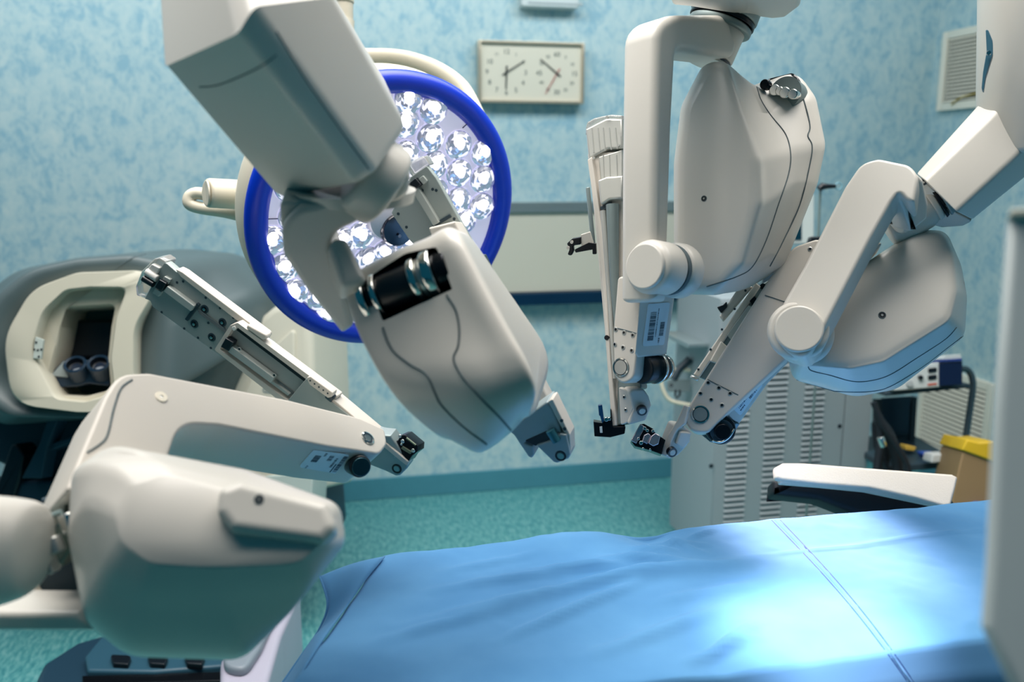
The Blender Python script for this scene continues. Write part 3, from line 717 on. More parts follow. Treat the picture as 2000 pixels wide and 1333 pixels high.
pts = [p for p in pts if Vector(p).length > 0.058 and Vector(p).length < LR-0.02]
def lens_mesh(r):
    V = []; Fc = []; mi = []; n = 18; rs = random.Random(3)
    rows = [(1.06, -0.1), (1.06, 0.22), (0.97, 0.42), (0.84, 0.62), (0.68, 0.78), (0.50, 0.90), (0.30, 0.98)]
    for k, (rr, h) in enumerate(rows):
        for i in range(n):
            a = 2*math.pi*(i+0.5*(k % 2))/n; j = 1+(rs.random()-0.5)*0.10 if k > 1 else 1
            V.append(Vector((math.cos(a)*rr*r*j, math.sin(a)*rr*r*j, h*r*0.42*(1+(rs.random()-0.5)*0.10))))
    V.append(Vector((0, 0, r*0.42)))
    for k in range(len(rows)-1):
        for i in range(n):
            j = (i+1) % n
            Fc.append((k*n+i, k*n+j, (k+1)*n+j, (k+1)*n+i)); mi.append(0 if (k < 2 or rs.random() > 0.30) else 1)
    for i in range(n): Fc.append(((len(rows)-1)*n+i, (len(rows)-1)*n+(i+1) % n, len(V)-1)); mi.append(1)
    me = bpy.data.meshes.new('lens'); me.from_pydata([tuple(v) for v in V], [], Fc)
    for m in (LG, HALO): me.materials.append(m)
    for p, i in zip(me.polygons, mi): p.material_index = i
    return me
def led_mesh(r):
    me = bpy.data.meshes.new('led'); V = [(0, 0, r*0.42)]; Fc = []; n = 20
    for k, (rr, h) in enumerate(((0.5, 0.36), (0.85, 0.2), (1.0, 0.0))):
        for i in range(n):
            a = 2*math.pi*i/n; V.append((math.cos(a)*rr*r*0.95, math.sin(a)*rr*r*1.15, h*r))
    for i in range(n): Fc.append((0, 1+i, 1+(i+1) % n))
    for k in range(2):
        for i in range(n): j = (i+1) % n; Fc.append((1+k*n+i, 1+(k+1)*n+i, 1+(k+1)*n+j, 1+k*n+j))
    me.from_pydata(V, [], Fc); me.materials.append(GLOW); me.shade_smooth(); return me
LM, EM = lens_mesh(0.031), led_mesh(0.0155)
qrot = LN.to_track_quat('Z', 'Y').to_matrix().to_4x4()
# local direction in which the bright chip shows through each lens: towards the lens top
for i, p in enumerate(pts):
    P = LPn.to3(p); o = bpy.data.objects.new('lens', LM); COL.objects.link(o); o.parent = lam
    o.matrix_local = Matrix.Translation(P-LC) @ qrot @ Matrix.Rotation(i*1.3, 4, 'Z'); WL[o.name] = P
    e = bpy.data.objects.new('led', EM); COL.objects.link(e); e.parent = o
    up = (qrot @ Matrix.Rotation(i*1.3, 4, 'Z')).inverted().to_3x3() @ (U*0.8-R*0.4)
    e.location = Vector((up.x, up.y, 0))*0.009+Vector((0, 0, 0.0085))
SMk = mat('module_gap', rgb(60, 64, 96), 0.6)
for a, b in (((903, 250), (934, 222)), ((598, 636), (622, 596)), ((512, 428), (545, 427))):
    tube('module_gap', [LPn.hit(*a)+LN*0.001, LPn.hit(*b)+LN*0.001], 0.0012, SMk, lam, n=6)
lathe('centre_handle', LC+LPn.n*0.0, LN, [(0.052, -0.002), (0.054, 0.012), (0.050, 0.02), (0.03, 0.028), (0, 0.030)], mat('centre_pale', rgb(214, 208, 216), 0.3), lam)
hd = lathe('black_sensor', LPn.hit(768, 440), LN, [(0.040, -0.002), (0.041, 0.026), (0.036, 0.034), (0, 0.036)], mat('sensor_black_gloss', rgb(12, 16, 30), 0.12, coat=0.6), lam)
lathe('mark', LPn.hit(768, 440)+LN*0.0362+R*0.0-U*0.012, LN, [(0.0034, 0), (0.0034, 0.0006), (0.0022, 0.0006), (0.0022, 0)], mat('mark_grey', rgb(150, 156, 176), 0.4), hd, seg=20)
# side hub, grip rail and hanging post
cyl('side_hub', at(404, 377, 1.90), at(474, 381, 1.955), 0.032, LPL, lam, b=0.006, r2=0.033)
cyl('hub_cap', at(403, 377, 1.898), at(407, 377, 1.90), 0.027, mat('hub_cap', rgb(196, 190, 174), 0.45), lam, b=0.002)
cyl('hub_ring', at(472, 381, 1.954), at(476, 381, 1.957), 0.034, DRK, lam, b=0.001)
cyl('hub_neck', at(476, 381, 1.957), at(520, 392, 1.99), 0.031, LPL, lam, r2=0.04)
tube('grip_rail', smooth_path([at(402, 380, 1.97), at(384, 378, 1.97), at(371, 384, 1.97), at(370, 398, 1.97), at(390, 406, 1.975), at(440, 414, 1.985), at(480, 424, 1.99)], 6), 0.014, LPL, lam, n=16)
cyl('hanging_post', at(672, 55, 2.30), at(672, -120, 2.30), 0.024, LPL, lam, b=0.004)
cyl('post_collar', at(672, 6, 2.298), at(672, -6, 2.298), 0.0262, LPL, lam, b=0.002)
tube('yoke_arm', smooth_path([at(672, 40, 2.30), at(664, 140, 2.28), at(640, 260, 2.15), at(640, 330, 2.06)], 6), 0.028, LPL, lam)
tube('suspension_bow', smooth_path([at(496, 385, 2.0), at(520, 260, 2.1), at(580, 160, 2.16), at(664, 118, 2.2), at(740, 112, 2.22), at(800, 118, 2.2), at(860, 140, 2.16), at(905, 175, 2.12), at(935, 230, 2.08)], 8), 0.016, LPL, lam, n=14, flat=1.4)

# ================================================================== operating table under the blue drape
tbl = root('operating_table', 'operating table hidden under the blue drape', 'table', (0.75, 1.22, 0.0))
box('mattress', (0.16, 1.02, 0.80), (2.0, 1.43, 0.862), BLK, tbl, b=0.02)
box('pedestal', (0.75, 1.08, 0.0), (1.15, 1.38, 0.80), SIL, tbl, b=0.01)
box('base', (0.5, 1.0, 0.0), (1.5, 1.42, 0.09), PLM, tbl, b=0.02)
def drape():
    m = bpy.data.materials.new('blue_cotton_drape'); m.use_nodes = True; N = m.node_tree.nodes; L = m.node_tree.links
    b = N['Principled BSDF']; b.inputs['Roughness'].default_value = 0.85; b.inputs['Specular IOR Level'].default_value = 0.15
    b.inputs['Sheen Weight'].default_value = 0.15
    tc = N.new('ShaderNodeTexCoord'); wv = N.new('ShaderNodeTexNoise'); wv.inputs['Scale'].default_value = 5; wv.inputs['Detail'].default_value = 5
    L.new(tc.outputs['Object'], wv.inputs['Vector'])
    r = N.new('ShaderNodeValToRGB'); r.color_ramp.elements[0].color = rgb(84, 142, 192); r.color_ramp.elements[1].color = rgb(96, 154, 202)
    r.color_ramp.elements[0].position = 0.35; r.color_ramp.elements[1].position = 0.65
    L.new(wv.outputs['Fac'], r.inputs[0]); L.new(r.outputs[0], b.inputs['Base Color'])
    w1 = N.new('ShaderNodeTexWave'); w1.inputs['Scale'].default_value = 260; w1.inputs['Distortion'].default_value = 1
    L.new(tc.outputs['Object'], w1.inputs['Vector'])
    bp = N.new('ShaderNodeBump'); bp.inputs['Strength'].default_value = 0.08; bp.inputs['Distance'].default_value = 0.0006
    L.new(w1.outputs['Fac'], bp.inputs['Height']); L.new(bp.outputs[0], b.inputs['Normal'])
    from mathutils import noise as nz
    NX, NY = 330, 150
    YN, YF, X1 = 0.995, 1.455, 2.15
    V = []; Fc = []
    def g(x, c, w): return math.exp(-((x-c)/w)**2)
    def ridge(x, y, x0, y0, x1, y1, wd, h):
        d = Vector((x1-x0, y1-y0)); L_ = d.length; d.normalize(); v = Vector((x-x0, y-y0)); s = v.dot(d)/L_; t = v.dot(Vector((-d.y, d.x)))
        e = max(0, min(1, s*3))*max(0, min(1, (1-s)*3)) if 0 < s < 1 else 0
        return h*math.exp(-(t/wd)**2)*e
    for j in range(NY+1):
        v = j/NY
        for i in range(NX+1):
            u = i/NX
            # arc along the width: far hang, top, near hang
            s = -0.30+v*(YF-YN+0.62)          # distance from far edge line towards the near side
            # left end of the cloth runs out over the table end
            y = YF-max(0, min(YF-YN, s))
            xl = 0.075-(1.458-y)*0.383
            x = xl+u*(X1-xl)
            z = 0.880
            bump = 0
            if s < 0:
                r_ = 0.025; k = min(1, -s/0.06); z -= max(0, -s-0.015)+0.010*k; y = YF+0.012*k+0.01*math.sin(x*26)*min(1, -s*8); fl = max(0, 1+s/0.03)
            elif s > YF-YN:
                q = s-(YF-YN); k = min(1, q/0.05); z -= max(0, q-0.012)+0.008*k; y = YN-0.020*k-0.02*q+0.014*math.sin(x*17+1)*min(1, q*7); fl = max(0, 1-q/0.03)
            else: fl = 1
            # soft sag of the cloth beyond the mattress at the left end
            e = max(0, xl+0.05-x)
            z -= 1.2*e*e
            # folds
            yy = y
            f_ = ridge(x, yy, 0.06, 1.20, 0.62, 1.30, 0.013, 0.010)+ridge(x, yy, 0.20, 1.12, 0.52, 1.27, 0.011, 0.009)+ridge(x, yy, 0.35, 1.26, 0.75, 1.30, 0.018, 0.010)
            f_ += ridge(x, yy, 0.42, 1.36, 0.62, 1.30, 0.010, 0.009)+ridge(x, yy, 0.50, 1.39, 0.60, 1.36, 0.008, 0.007)+ridge(x, yy, 0.30, 1.05, 0.62, 1.16, 0.014, 0.008)
            f_ += ridge(x, yy, 0.15, 1.36, 0.36, 1.40, 0.010, 0.005)+ridge(x, yy, 0.45, 1.02, 0.60, 1.06, 0.010, 0.010)+ridge(x, yy, 0.62, 1.31, 1.35, 1.33, 0.005, 0.003)
            f_ += ridge(x, yy, 0.10, 1.30, 0.58, 1.335, 0.012, 0.007)+ridge(x, yy, 0.02, 1.16, 0.34, 1.24, 0.013, 0.007)+ridge(x, yy, 0.46, 1.18, 0.70, 1.22, 0.012, 0.006)+ridge(x, yy, 0.52, 1.405, 0.66, 1.37, 0.007, 0.007)+ridge(x, yy, 0.56, 1.43, 0.64, 1.33, 0.008, 0.006)+ridge(x, yy, 0.28, 1.34, 0.50, 1.31, 0.009, 0.006)+ridge(x, yy, 0.62, 1.40, 0.70, 1.44, 0.006, 0.005)+ridge(x, yy, 0.50, 1.03, 0.62, 1.10, 0.009, 0.008)
            f_ -= 0.016*g(x, 0.565, 0.05)*g(yy, 1.45, 0.05)+0.006*g(x, 0.50, 0.03)*g(yy, 1.02, 0.05)
            f_ += 0.010*g(x, 0.40, 0.10)*g(yy, 1.44, 0.05)
            f_ += 0.0035*nz.noise(Vector((x*5, y*7, 0)))+0.0016*nz.noise(Vector((x*17+y*9, y*15-x*6, 3)))+0.0006*nz.noise(Vector((x*46, y*40, 9)))
            z += f_*fl*1.4
            # hem: pleat across the table at x ~ .8
            V.append(Vector((x, y, z)))
    for j in range(NY):
        for i in range(NX): a = j*(NX+1)+i; Fc.append((a, a+1, a+NX+2, a+NX+1))
    dr = build('blue_drape', V, Fc, m, None, ang=180, fix=False)
    tag(dr, 'wrinkled light blue cloth drape spread over the operating table', 'drape')
    so = dr.modifiers.new('thick', 'SOLIDIFY'); so.thickness = 0.0016; so.offset = -1
    # stitched double seam across the drape
    for k, (x0, x1, mm) in enumerate((((1507, 1018), (1780, 1345), mat('seam_blue', rgb(30, 70, 130), 0.8)), ((1524, 1018), (1792, 1345), mat('seam_blue', rgb(46, 92, 150), 0.8)), ((1514, 1018), (1786, 1345), m))):
        P = []; a = Vector(x0); b_ = Vector(x1)
        for t in range(41):
            q = a.lerp(b_, t/40)+Vector((0, 0)); h, n = on(dr, q.x+14*math.sin(t/40*3.14), q.y)
            if h is not None: P.append(h+Vector((0, 0, 0.0004)))
        if P: tube('stitched_seam', P, 0.0018 if k < 2 else 0.0028, mm, dr, n=6)
    h, n = on(dr, 1585, 1150)
    if h is not None: lathe('spot', h, n, [(0.0022, 0), (0.002, 0.0006), (0, 0.0007)], mat('spot_blue', rgb(40, 76, 120), 0.8), dr, seg=10)
    # turned-up hem at the far left corner
    return dr, m
DR, DRM = drape()
# folded cloth tail at the left end (part of the drape)
def hem():
    P0 = [(625, 1126, 0.885), (640, 1180, 0.86), (625, 1228, 0.83), (590, 1280, 0.80), (545, 1345, 0.77)]
    P1 = [(752, 1087, 0.884), (704, 1146, 0.884), (664, 1202, 0.884), (620, 1266, 0.883), (568, 1350, 0.880)]
    A = smooth_path([wz(z).hit(x, y) for x, y, z in P0], 8); B = smooth_path([wz(z).hit(x, y) for x, y, z in P1], 8)
    V = []; n = len(A); K = 8; Fc = []
    for k in range(K+1):
        t = k/K
        for i in range(n):
            q = A[i].lerp(B[i], t); q = q+Vector((0, 0, 0.012*math.sin(t*math.pi)*(0.4+0.6*math.sin(i*0.35)))); V.append(q)
    for k in range(K):
        for i in range(n-1): Fc.append((k*n+i, k*n+i+1, (k+1)*n+i+1, (k+1)*n+i))
    o = build('hanging_corner', V, Fc, DRM, DR, ang=180); so = o.modifiers.new('thick', 'SOLIDIFY'); so.thickness = 0.002
    tube('hem_roll', A, 0.0022, DRM, DR, n=8)
hem()

# arm board with folded towel
ab = root('arm_board', 'black padded arm board on a steel rod beyond the table', 'arm board', at(1690, 1000, 2.0))
ABP = pl(1690, 960, 1.98, (0.02, 0.42, -0.9))
slab('pad', [(1511, 938, 6), (1560, 932, 6), (1700, 935, 10), (1830, 950, 10), (1872, 985, 10), (1840, 1010, 6), (1690, 1010, 6), (1600, 975, 8), (1511, 965, 8)], ABP, 0.06, 0.012, BAR, ab)
slab('bracket', [(1683, 990, 4), (1800, 990, 4), (1800, 1060, 4), (1683, 1060, 4)], ABP.off(0.03), 0.05, 0.004, BLK, ab)
cyl('rod', at(1640, 975, 2.03), at(1646, 1080, 2.03), 0.008, TM, ab)
cyl('clamp_bar', at(1646, 1076, 2.03), Vector((1.0, 1.40, 0.83)), 0.010, TM, ab)
tw = root('folded_towel', 'white folded towel lying on the black arm board', 'towel', at(1690, 940, 1.95))
WT = mat('white_terry_towel', rgb(236, 226, 214), 0.85, var=0.02, scale=30, bump=0.25)
TP = pl(1690, 930, 1.955, (0.03, 0.55, -0.83))
T0 = [(1512, 914, 6), (1530, 904, 8), (1570, 904, 10), (1700, 914, 20), (1860, 926, 5), (1872, 932, 5), (1866, 958, 10), (1858, 988, 5), (1845, 990, 5), (1790, 974, 20), (1700, 954, 20), (1600, 946, 10), (1530, 938, 6), (1514, 934, 6)]
slab('upper_fold', T0, TP, 0.018, 0.007, WT, tw)
slab('lower_fold', [(1520, 930, 4), (1600, 938, 6), (1700, 946, 10), (1840, 975, 5), (1846, 992, 5), (1780, 978, 10), (1690, 959, 10), (1600, 950, 6), (1522, 944, 4)], TP.off(0.008), 0.014, 0.005, WT, tw)

# blurred slab at the right edge of the frame
rs_ = root('near_equipment_column', 'out-of-focus grey column of the robot cart at the right edge', 'column', at(1960, 1400, 0.62))
SG = mat('column_grey_green', rgb(196, 206, 206), 0.5)
slab('column', [(1968, 412, 8), (2120, 405, 8), (2160, 1420, 8), (2010, 1420, 8), (1916, 1225, 16), (1925, 1100, 80), (1940, 800, 200)], pl(1960, 800, 0.62, (-0.45, 0.25, -0.85)), 0.03, 0.008, SG, rs_)
slab('top_cover', [(1967, 424, 4), (2120, 417, 4), (2120, 400, 8), (1974, 406, 8)], pl(1960, 800, 0.615, (-0.45, 0.25, -0.85)), 0.036, 0.004, mat('cover_cream', rgb(196, 198, 184), 0.5), rs_)

# ================================================================== robot arms
def P3(l): return [at(*q) for q in l]
def rnd3(pts, r, seg=5):
    out = []; n = len(pts)
    for i in range(n):
        a, b, c = pts[i-1], pts[i], pts[(i+1) % n]; rr = r[i] if isinstance(r, list) else r
        u = (a-b); v = (c-b); t1 = min(rr, u.length*0.45); t2 = min(rr, v.length*0.45)
        s = b+u.normalized()*t1; e = b+v.normalized()*t2
        for k in range(seg+1):
            q = k/seg; out.append(s*(1-q)**2+b*2*q*(1-q)+e*q*q)
    return out
def prism(name, R0, R1, m, par, r=0.012, e0=0.0, e1=0.012, k1=0.93, k0=0.93, ang=40):
    """solid between two cross sections given as pixel + depth corners, rims rounded"""
    A = rnd3(P3(R0), r); B = rnd3(P3(R1), r)
    ca = sum(A, Vector())/len(A); cb_ = sum(B, Vector())/len(B); d = (cb_-ca).normalized()
    rings = []
    if e0: rings += [shrink(A, k0, -d*0), shrink(A, 1-(1-k0)*0.35, d*e0*0.3)]; A2 = [a+(b-a).normalized()*e0 for a, b in zip(A, B)]
    else: A2 = A
    rings += [A2]
    if e1: rings += [[b-(b-a).normalized()*e1 for a, b in zip(A, B)], shrink(B, 1-(1-k1)*0.35, -d*e1*0.3), shrink(B, k1)]
    else: rings += [B]
    return loft(name, rings, m, par, sub=1, crv=False, ang=ang)
def pon(o, x, y):
    h, n = on(o, x, y); P = Plane(h, n); P.n = n; return P
def chrome_bits(par, plane, spots):
    for a, b, r, h in spots: cyl('chrome_pin', plane.hit(a, b)-plane.n*0.004, plane.hit(a, b)+plane.n*h, r, CHR, par, b=0.0008, seg=16)

# ---- foreground arm, lower left -------------------------------------------------
aD = root('surgical_robot_arm', 'big out-of-focus robot arm in the lower left foreground with a long forearm and open rail', 'robot arm', at(330, 1090, 1.05))
LPd = p3((280, 740, 1.17), (740, 870, 1.42), (200, 950, 1.03))
fo = [(128, 960, 10), (150, 905, 60), (205, 775, 60), (232, 731, 50), (290, 728, 40), (560, 780, 300), (700, 815, 100), (752, 838, 16), (757, 868, 16), (742, 888, 14), (640, 873, 100), (430, 831, 60), (352, 826, 46), (326, 900, 20), (300, 950, 10)]
fa = slab('forearm', fo, LPd, 0.095, 0.0045, PLM, aD, seg=4, ang=50)
seam('panel_joint', fa, [(258, 742), (236, 760), (222, 800), (210, 850), (196, 868), (170, 885)], 0.0014, aD)
lathe('white_button', LPd.hit(315, 776), LPd.n, [(0.0085, -0.001), (0.008, 0.0015), (0.0025, 0.0016), (0.0025, 0.0006), (0, 0.0006)], [mat('button_white', rgb(240, 230, 210), 0.4), SIL], aD, mi=[0, 0, 0, 1, 1], seg=28)
lathe('pivot_button', LPd.hit(718, 857), LPd.n, [(0.0125, -0.001), (0.0125, 0.0012), (0.010, 0.0018), (0.009, 0.0008), (0.0065, 0.0008), (0.006, 0.0018), (0, 0.0018)], [CHR, DRK], aD, mi=[0, 0, 1, 1, 0, 0, 0], seg=32)
und = pon(fa, 560, 880)
ld = label(aD, und, [(583, 913), (612, 880), (684, 889), (655, 926)], hbars(0.1, 0.86, 0.95, 0.97, 22)+hbars(0.3, 0.70, 0.8, 0.76, 9)+hbars(0.42, 0.14, 0.8, 0.30, 14)+hbars(0.05, 0.14, 0.2, 0.18, 4)+hbars(0.6, 0.50, 0.9, 0.62, 8)+hbars(0.80, 0.34, 0.97, 0.40, 4)+[(0.06, 0.80, 0.5, 0.83)])
cyl('pulley', at(690, 905, 1.42), at(704, 912, 1.38), 0.018, BLK, aD, b=0.004)
cyl('pulley_cap', at(704, 912, 1.38), at(706, 913, 1.375), 0.015, mat('pulley_teal', rgb(30, 70, 80), 0.25, 0.5), aD, b=0.003)
# housing
HDp = pl(400, 1000, 0.94, (0.05, 0.45, -0.89)); HDm = pl(400, 1000, 1.0, (0.0, 0.12, -1)); HDb = pl(400, 1000, 1.14, (0.0, 0.1, -1))
f0 = [(260, 950, 30), (330, 930, 60), (480, 965, 100), (625, 1010, 40), (630, 1060, 30), (580, 1100, 60), (420, 1106, 80), (300, 1100, 60), (240, 1060, 60), (225, 1000, 40)]
f0b = [(192, 905, 50), (300, 893, 90), (480, 935, 120), (650, 990, 30), (662, 1060, 40), (600, 1150, 60), (440, 1180, 100), (280, 1180, 80), (200, 1130, 70), (160, 985, 60)]
f1 = [(140, 920, 50), (215, 868, 80), (480, 918, 140), (664, 985, 40), (677, 1060, 50), (560, 1205, 70), (470, 1288, 70), (250, 1282, 90), (165, 1215, 70), (132, 1050, 60)]
f2 = [(170, 930, 60), (260, 890, 90), (480, 925, 140), (650, 985, 40), (660, 1050, 50), (560, 1180, 70), (470, 1262, 70), (270, 1250, 90), (200, 1190, 70), (165, 1050, 60)]
hD = loft('housing', [outline(f0, HDp.off(-0.012)), outline(f0b, pl(400, 1000, 0.955, (0.02, 0.30, -0.95))), outline(f1, HDm), outline(f2, HDb), shrink(outline(f2, HDb), 0.8, F*0.02)], PL, aD, sub=6, soft=True, ang=180)
boss = slab('raised_boss', [(425, 952, 26), (470, 935, 20), (640, 980, 22), (660, 1030, 26), (630, 1062, 16), (450, 1038, 20), (420, 1000, 20)], pl(540, 990, 0.918, (0.12, 0.40, -0.9)), 0.05, 0.012, PL, aD, seg=6)
hole(boss, 506, 976, aD, r=0.0042)
# joint hardware and yoke reaching in from the left
jm = mat('worn_joint_metal', rgb(120, 128, 118), 0.35, 0.7, var=0.2, scale=30)
slab('joint_bracket', [(128, 968, 4), (150, 985, 6), (164, 1030, 8), (150, 1060, 6), (120, 1110, 6), (95, 1100, 6), (90, 1050, 5), (118, 1010, 5)], fr(1.02), 0.05, 0.006, jm, aD)
slab('joint_recess', [(78, 975), (150, 965), (180, 1200), (100, 1210), (50, 1150)], fr(1.08), 0.05, 0.006, DRK, aD)
cyl('joint_pin', at(132, 1002, 1.0), at(146, 1040, 1.0), 0.012, CHR, aD); cyl('joint_pin', at(100, 1050, 0.99), at(112, 1080, 0.99), 0.010, SIL, aD)
tube('joint_cable', [at(60, 1040, 1.0), at(90, 1012, 1.0), at(120, 1000, 1.0)], 0.003, mat('cable_grey', rgb(130, 150, 150), 0.5), aD, n=8)
slab('joint_strut', [(72, 1080, 4), (84, 1076, 4), (104, 1118, 4), (96, 1126, 4)], fr(0.98), 0.02, 0.003, SIL, aD)
yr = [at(-160, 1085, 0.86), at(-40, 1085, 0.88), at(30, 1080, 0.90), at(66, 1072, 0.91)]
def oval_ring(c, ry, rz, n=32, ax=None):
    return [c+U*math.copysign(abs(math.sin(2*math.pi*k/n))**0.8, math.sin(2*math.pi*k/n))*ry+F*math.cos(2*math.pi*k/n)*rz for k in range(n)]
loft('yoke', [oval_ring(at(-170, 1082, 0.90), 0.058, 0.05), oval_ring(at(-40, 1080, 0.92), 0.060, 0.05), oval_ring(at(50, 1072, 0.95), 0.052, 0.05), oval_ring(at(72, 1066, 0.955), 0.036, 0.038), oval_ring(at(77, 1062, 0.955), 0.010, 0.01)], PL, aD, sub=5)
slab('lower_beam', [(-120, 1196, 6), (150, 1198, 6), (190, 1236, 6), (-120, 1236, 6)], pl(60, 1215, 1.0, (0, -0.2, -1)), 0.06, 0.008, PL, aD)
slab('beam_cover', [(2, 1192, 4), (40, 1120, 8), (52, 1118, 8), (90, 1192, 4)], pl(60, 1215, 1.06, (0, 0.2, -1)), 0.03, 0.006, mat('beam_cover_beige', rgb(190, 182, 164), 0.5), aD)

# insertion rail of the foreground arm
RN = (-0.30, -0.32, -0.90)
RP = pl(470, 660, 1.53, RN)
rp = slab('rail_plate', [(321, 511, 6), (344, 531, 8), (356, 534, 6), (480, 634), (560, 700), (500, 745), (411, 682), (316, 613, 6), (298, 600, 5), (293, 588, 4), (282, 584, 2)], RP, 0.016, 0.0015, mat('rail_grey', rgb(150, 160, 158), 0.45, 0.1), aD, seg=2)
slab('rail_side_cover', [(340, 524, 4), (356, 532), (520, 655, 8), (518, 664, 6), (505, 660), (352, 541)], RP.off(-0.004), 0.02, 0.002, PLM, aD)
slab('clear_end_cap', [(300, 506, 4), (312, 504, 5), (324, 512, 3), (322, 520), (284, 584), (266, 578, 4), (264, 560, 6), (276, 530, 4)], RP.off(0.001), 0.03, 0.003, CLR, aD, seg=3)
slab('end_cap_block', [(284, 530, 2), (296, 516, 2), (312, 524, 2), (300, 546, 2)], RP.off(-0.004), 0.012, 0.002, mat('cap_insert', rgb(214, 212, 208), 0.3), aD)
tube('end_cap_pin', [RP.off(-0.008).hit(280, 544), RP.off(-0.008).hit(300, 556)], 0.006, BLK, aD)
cyl('end_cap_roller', RP.off(-0.004).hit(286, 530), RP.off(-0.004).hit(308, 545), 0.007, mat('cap_insert', rgb(214, 212, 208)), aD)
UPn = RP.off(-0.002)
def rpoly(cx, cy, L, W, a=36.5, P=None):
    t = math.radians(a); d = Vector((math.cos(t), math.sin(t))); s = Vector((-d.y, d.x)); c = Vector((cx, cy))
    return [tuple(c-d*L/2-s*W/2)+(1.5,), tuple(c+d*L/2-s*W/2)+(1.5,), tuple(c+d*L/2+s*W/2)+(1.5,), tuple(c-d*L/2+s*W/2)+(1.5,)]
BARM = mat('guide_bar_grey', rgb(176, 182, 178), 0.4, 0.2)
slab('guide_bar', rpoly(349, 584, 66, 13), RP.off(-0.010), 0.012, 0.0015, BARM, aD)
slab('motor_clip', rpoly(313, 558, 16, 18, 30), RP.off(-0.012), 0.014, 0.002, BLK, aD)
for a, b in ((324, 548), (306, 572)): slab('clip_lug', rpoly(a, b, 14, 11, 30), RP.off(-0.006), 0.008, 0.001, BARM, aD)
slab('cross_bar', rpoly(375, 610, 7, 40), RP.off(-0.004), 0.006, 0.0008, DRK, aD)
for k in range(4): tube('wire', [RP.off(-0.0025).hit(384+k*1.5, 606+k*3.2-4), RP.off(-0.0025).hit(440+k*1.5, 648+k*3.2-4)], 0.0009, mat('wire_grey', rgb(88, 104, 108), 0.4), aD, n=6)
for a, b in ((400, 604), (380, 633), (435, 630), (414, 659)):
    lathe('bearing', RP.hit(a, b), RP.n, [(0.0078, -0.001), (0.0078, 0.001), (0.0055, 0.0015), (0.005, 0.0005), (0.003, 0.0005), (0.0028, 0.003), (0, 0.0032)], [DRK, BLK, CHR], aD, mi=[0, 0, 1, 1, 2, 2, 2], seg=24)
for a, b in ((358, 550), (402, 582), (430, 602), (456, 621), (316, 610), (360, 642), (387, 660), (412, 680), (333, 566), (374, 592), (407, 631), (346, 552)):
    lathe('screw', RP.hit(a, b), RP.n, [(0.0024, -0.0005), (0.0024, 0.0006), (0, 0.0006)], DRK, aD, seg=10)
# carriage: bright rim, dark tracks, inner plate
CR = RP.off(-0.014)
cr_o = [(418, 684, 4), (449, 636, 4), (464, 630, 4), (660, 775, 3), (640, 800, 2), (600, 815, 2), (556, 792, 2)]
cr_i = [(430, 683, 3), (454, 644, 3), (464, 641, 3), (640, 774, 2), (625, 790, 2), (600, 800, 2), (556, 778, 2)]
frame_ring('carriage_frame', cr_o, cr_i, CR.off(-0.006), 0.018, PLM, aD, dip=0.0)
slab('carriage_plate', cr_o, CR.off(0.004), 0.010, 0.001, mat('rail_grey', rgb(138, 150, 150)), aD)
slab('dark_track', [(456, 641), (463, 640), (600, 739), (594, 746)], CR.off(0.002), 0.004, 0.0005, BLK, aD)
slab('dark_track', [(424, 683), (430, 680), (562, 776), (556, 784)], CR.off(0.002), 0.004, 0.0005, BLK, aD)
slab('track_rail', [(434, 678), (437, 674), (566, 770), (562, 774)], CR.off(-0.004), 0.008, 0.0008, BARM, aD)
slab('guide_bar', rpoly(490, 713, 104, 13), CR.off(-0.010), 0.012, 0.0015, BARM, aD)
slab('motor_clip', rpoly(443, 674, 18, 20, 30), CR.off(-0.012), 0.014, 0.002, BLK, aD)
for a, b in ((468, 682), (449, 694), (536, 733), (452, 667)): screw(None, a, b, aD, r=0.0032, plane=CR.off(0.003 if a < 460 else -0.010))
for k in range(4): tube('wire', [CR.off(0.002).hit(540+k*2, 742+k*3), CR.off(0.002).hit(572+k*2, 766+k*3)], 0.0009, mat('wire_grey', rgb(88, 104, 108)), aD, n=6)
slab('white_latch', [(452, 640, 2), (458, 637, 2), (461, 644, 2), (455, 648, 2)], CR.off(-0.008), 0.006, 0.0008, mat('latch_white', rgb(225, 225, 220), 0.4), aD)
slab('thumb_slide', [(482, 634, 5), (520, 655, 6), (521, 663, 5), (512, 665, 4), (480, 642, 3)], CR.off(-0.008), 0.016, 0.003, PLM, aD)
# triangular end plate, lower rail and tip
slab('end_plate', [(554, 792, 2), (598, 740, 5), (610, 742, 4), (645, 770, 3), (640, 780, 2), (720, 842, 3), (735, 870), (690, 868), (640, 850)], CR.off(-0.012), 0.014, 0.0012, mat('rail_grey', rgb(138, 150, 150)), aD)
slab('end_block', [(598, 738, 3), (606, 736, 3), (650, 768, 3), (648, 776, 3), (640, 778, 2), (604, 752, 2)], CR.off(-0.020), 0.016, 0.0015, PLM, aD)
for k in range(5): lathe('screw', CR.off(-0.020).hit(606+k*8.5, 744+k*6.2), RP.n, [(0.0016, 0), (0.0016, 0.0005), (0, 0.0005)], DRK, aD, seg=8)
cyl('damper', CR.off(-0.008).hit(640, 770), CR.off(-0.008).hit(652, 780), 0.008, DRK, aD)
slab('edge_strip', [(636, 781, 2), (650, 780, 4), (798, 903, 5), (796, 912, 3), (786, 905)], CR.off(-0.010), 0.03, 0.002, PLM, aD)
TDp = pl(760, 890, 1.49, (-0.25, -0.35, -0.9))
tp_ = slab('tip_block', [(700, 838, 3), (742, 850, 4), (762, 852, 3), (797, 902, 3), (796, 915, 5), (781, 930, 5), (773, 931, 4), (752, 921, 3), (714, 906, 3), (712, 880, 3)], TDp, 0.03, 0.003, mat('tip_teal_grey', rgb(150, 164, 164), 0.35, 0.3), aD)
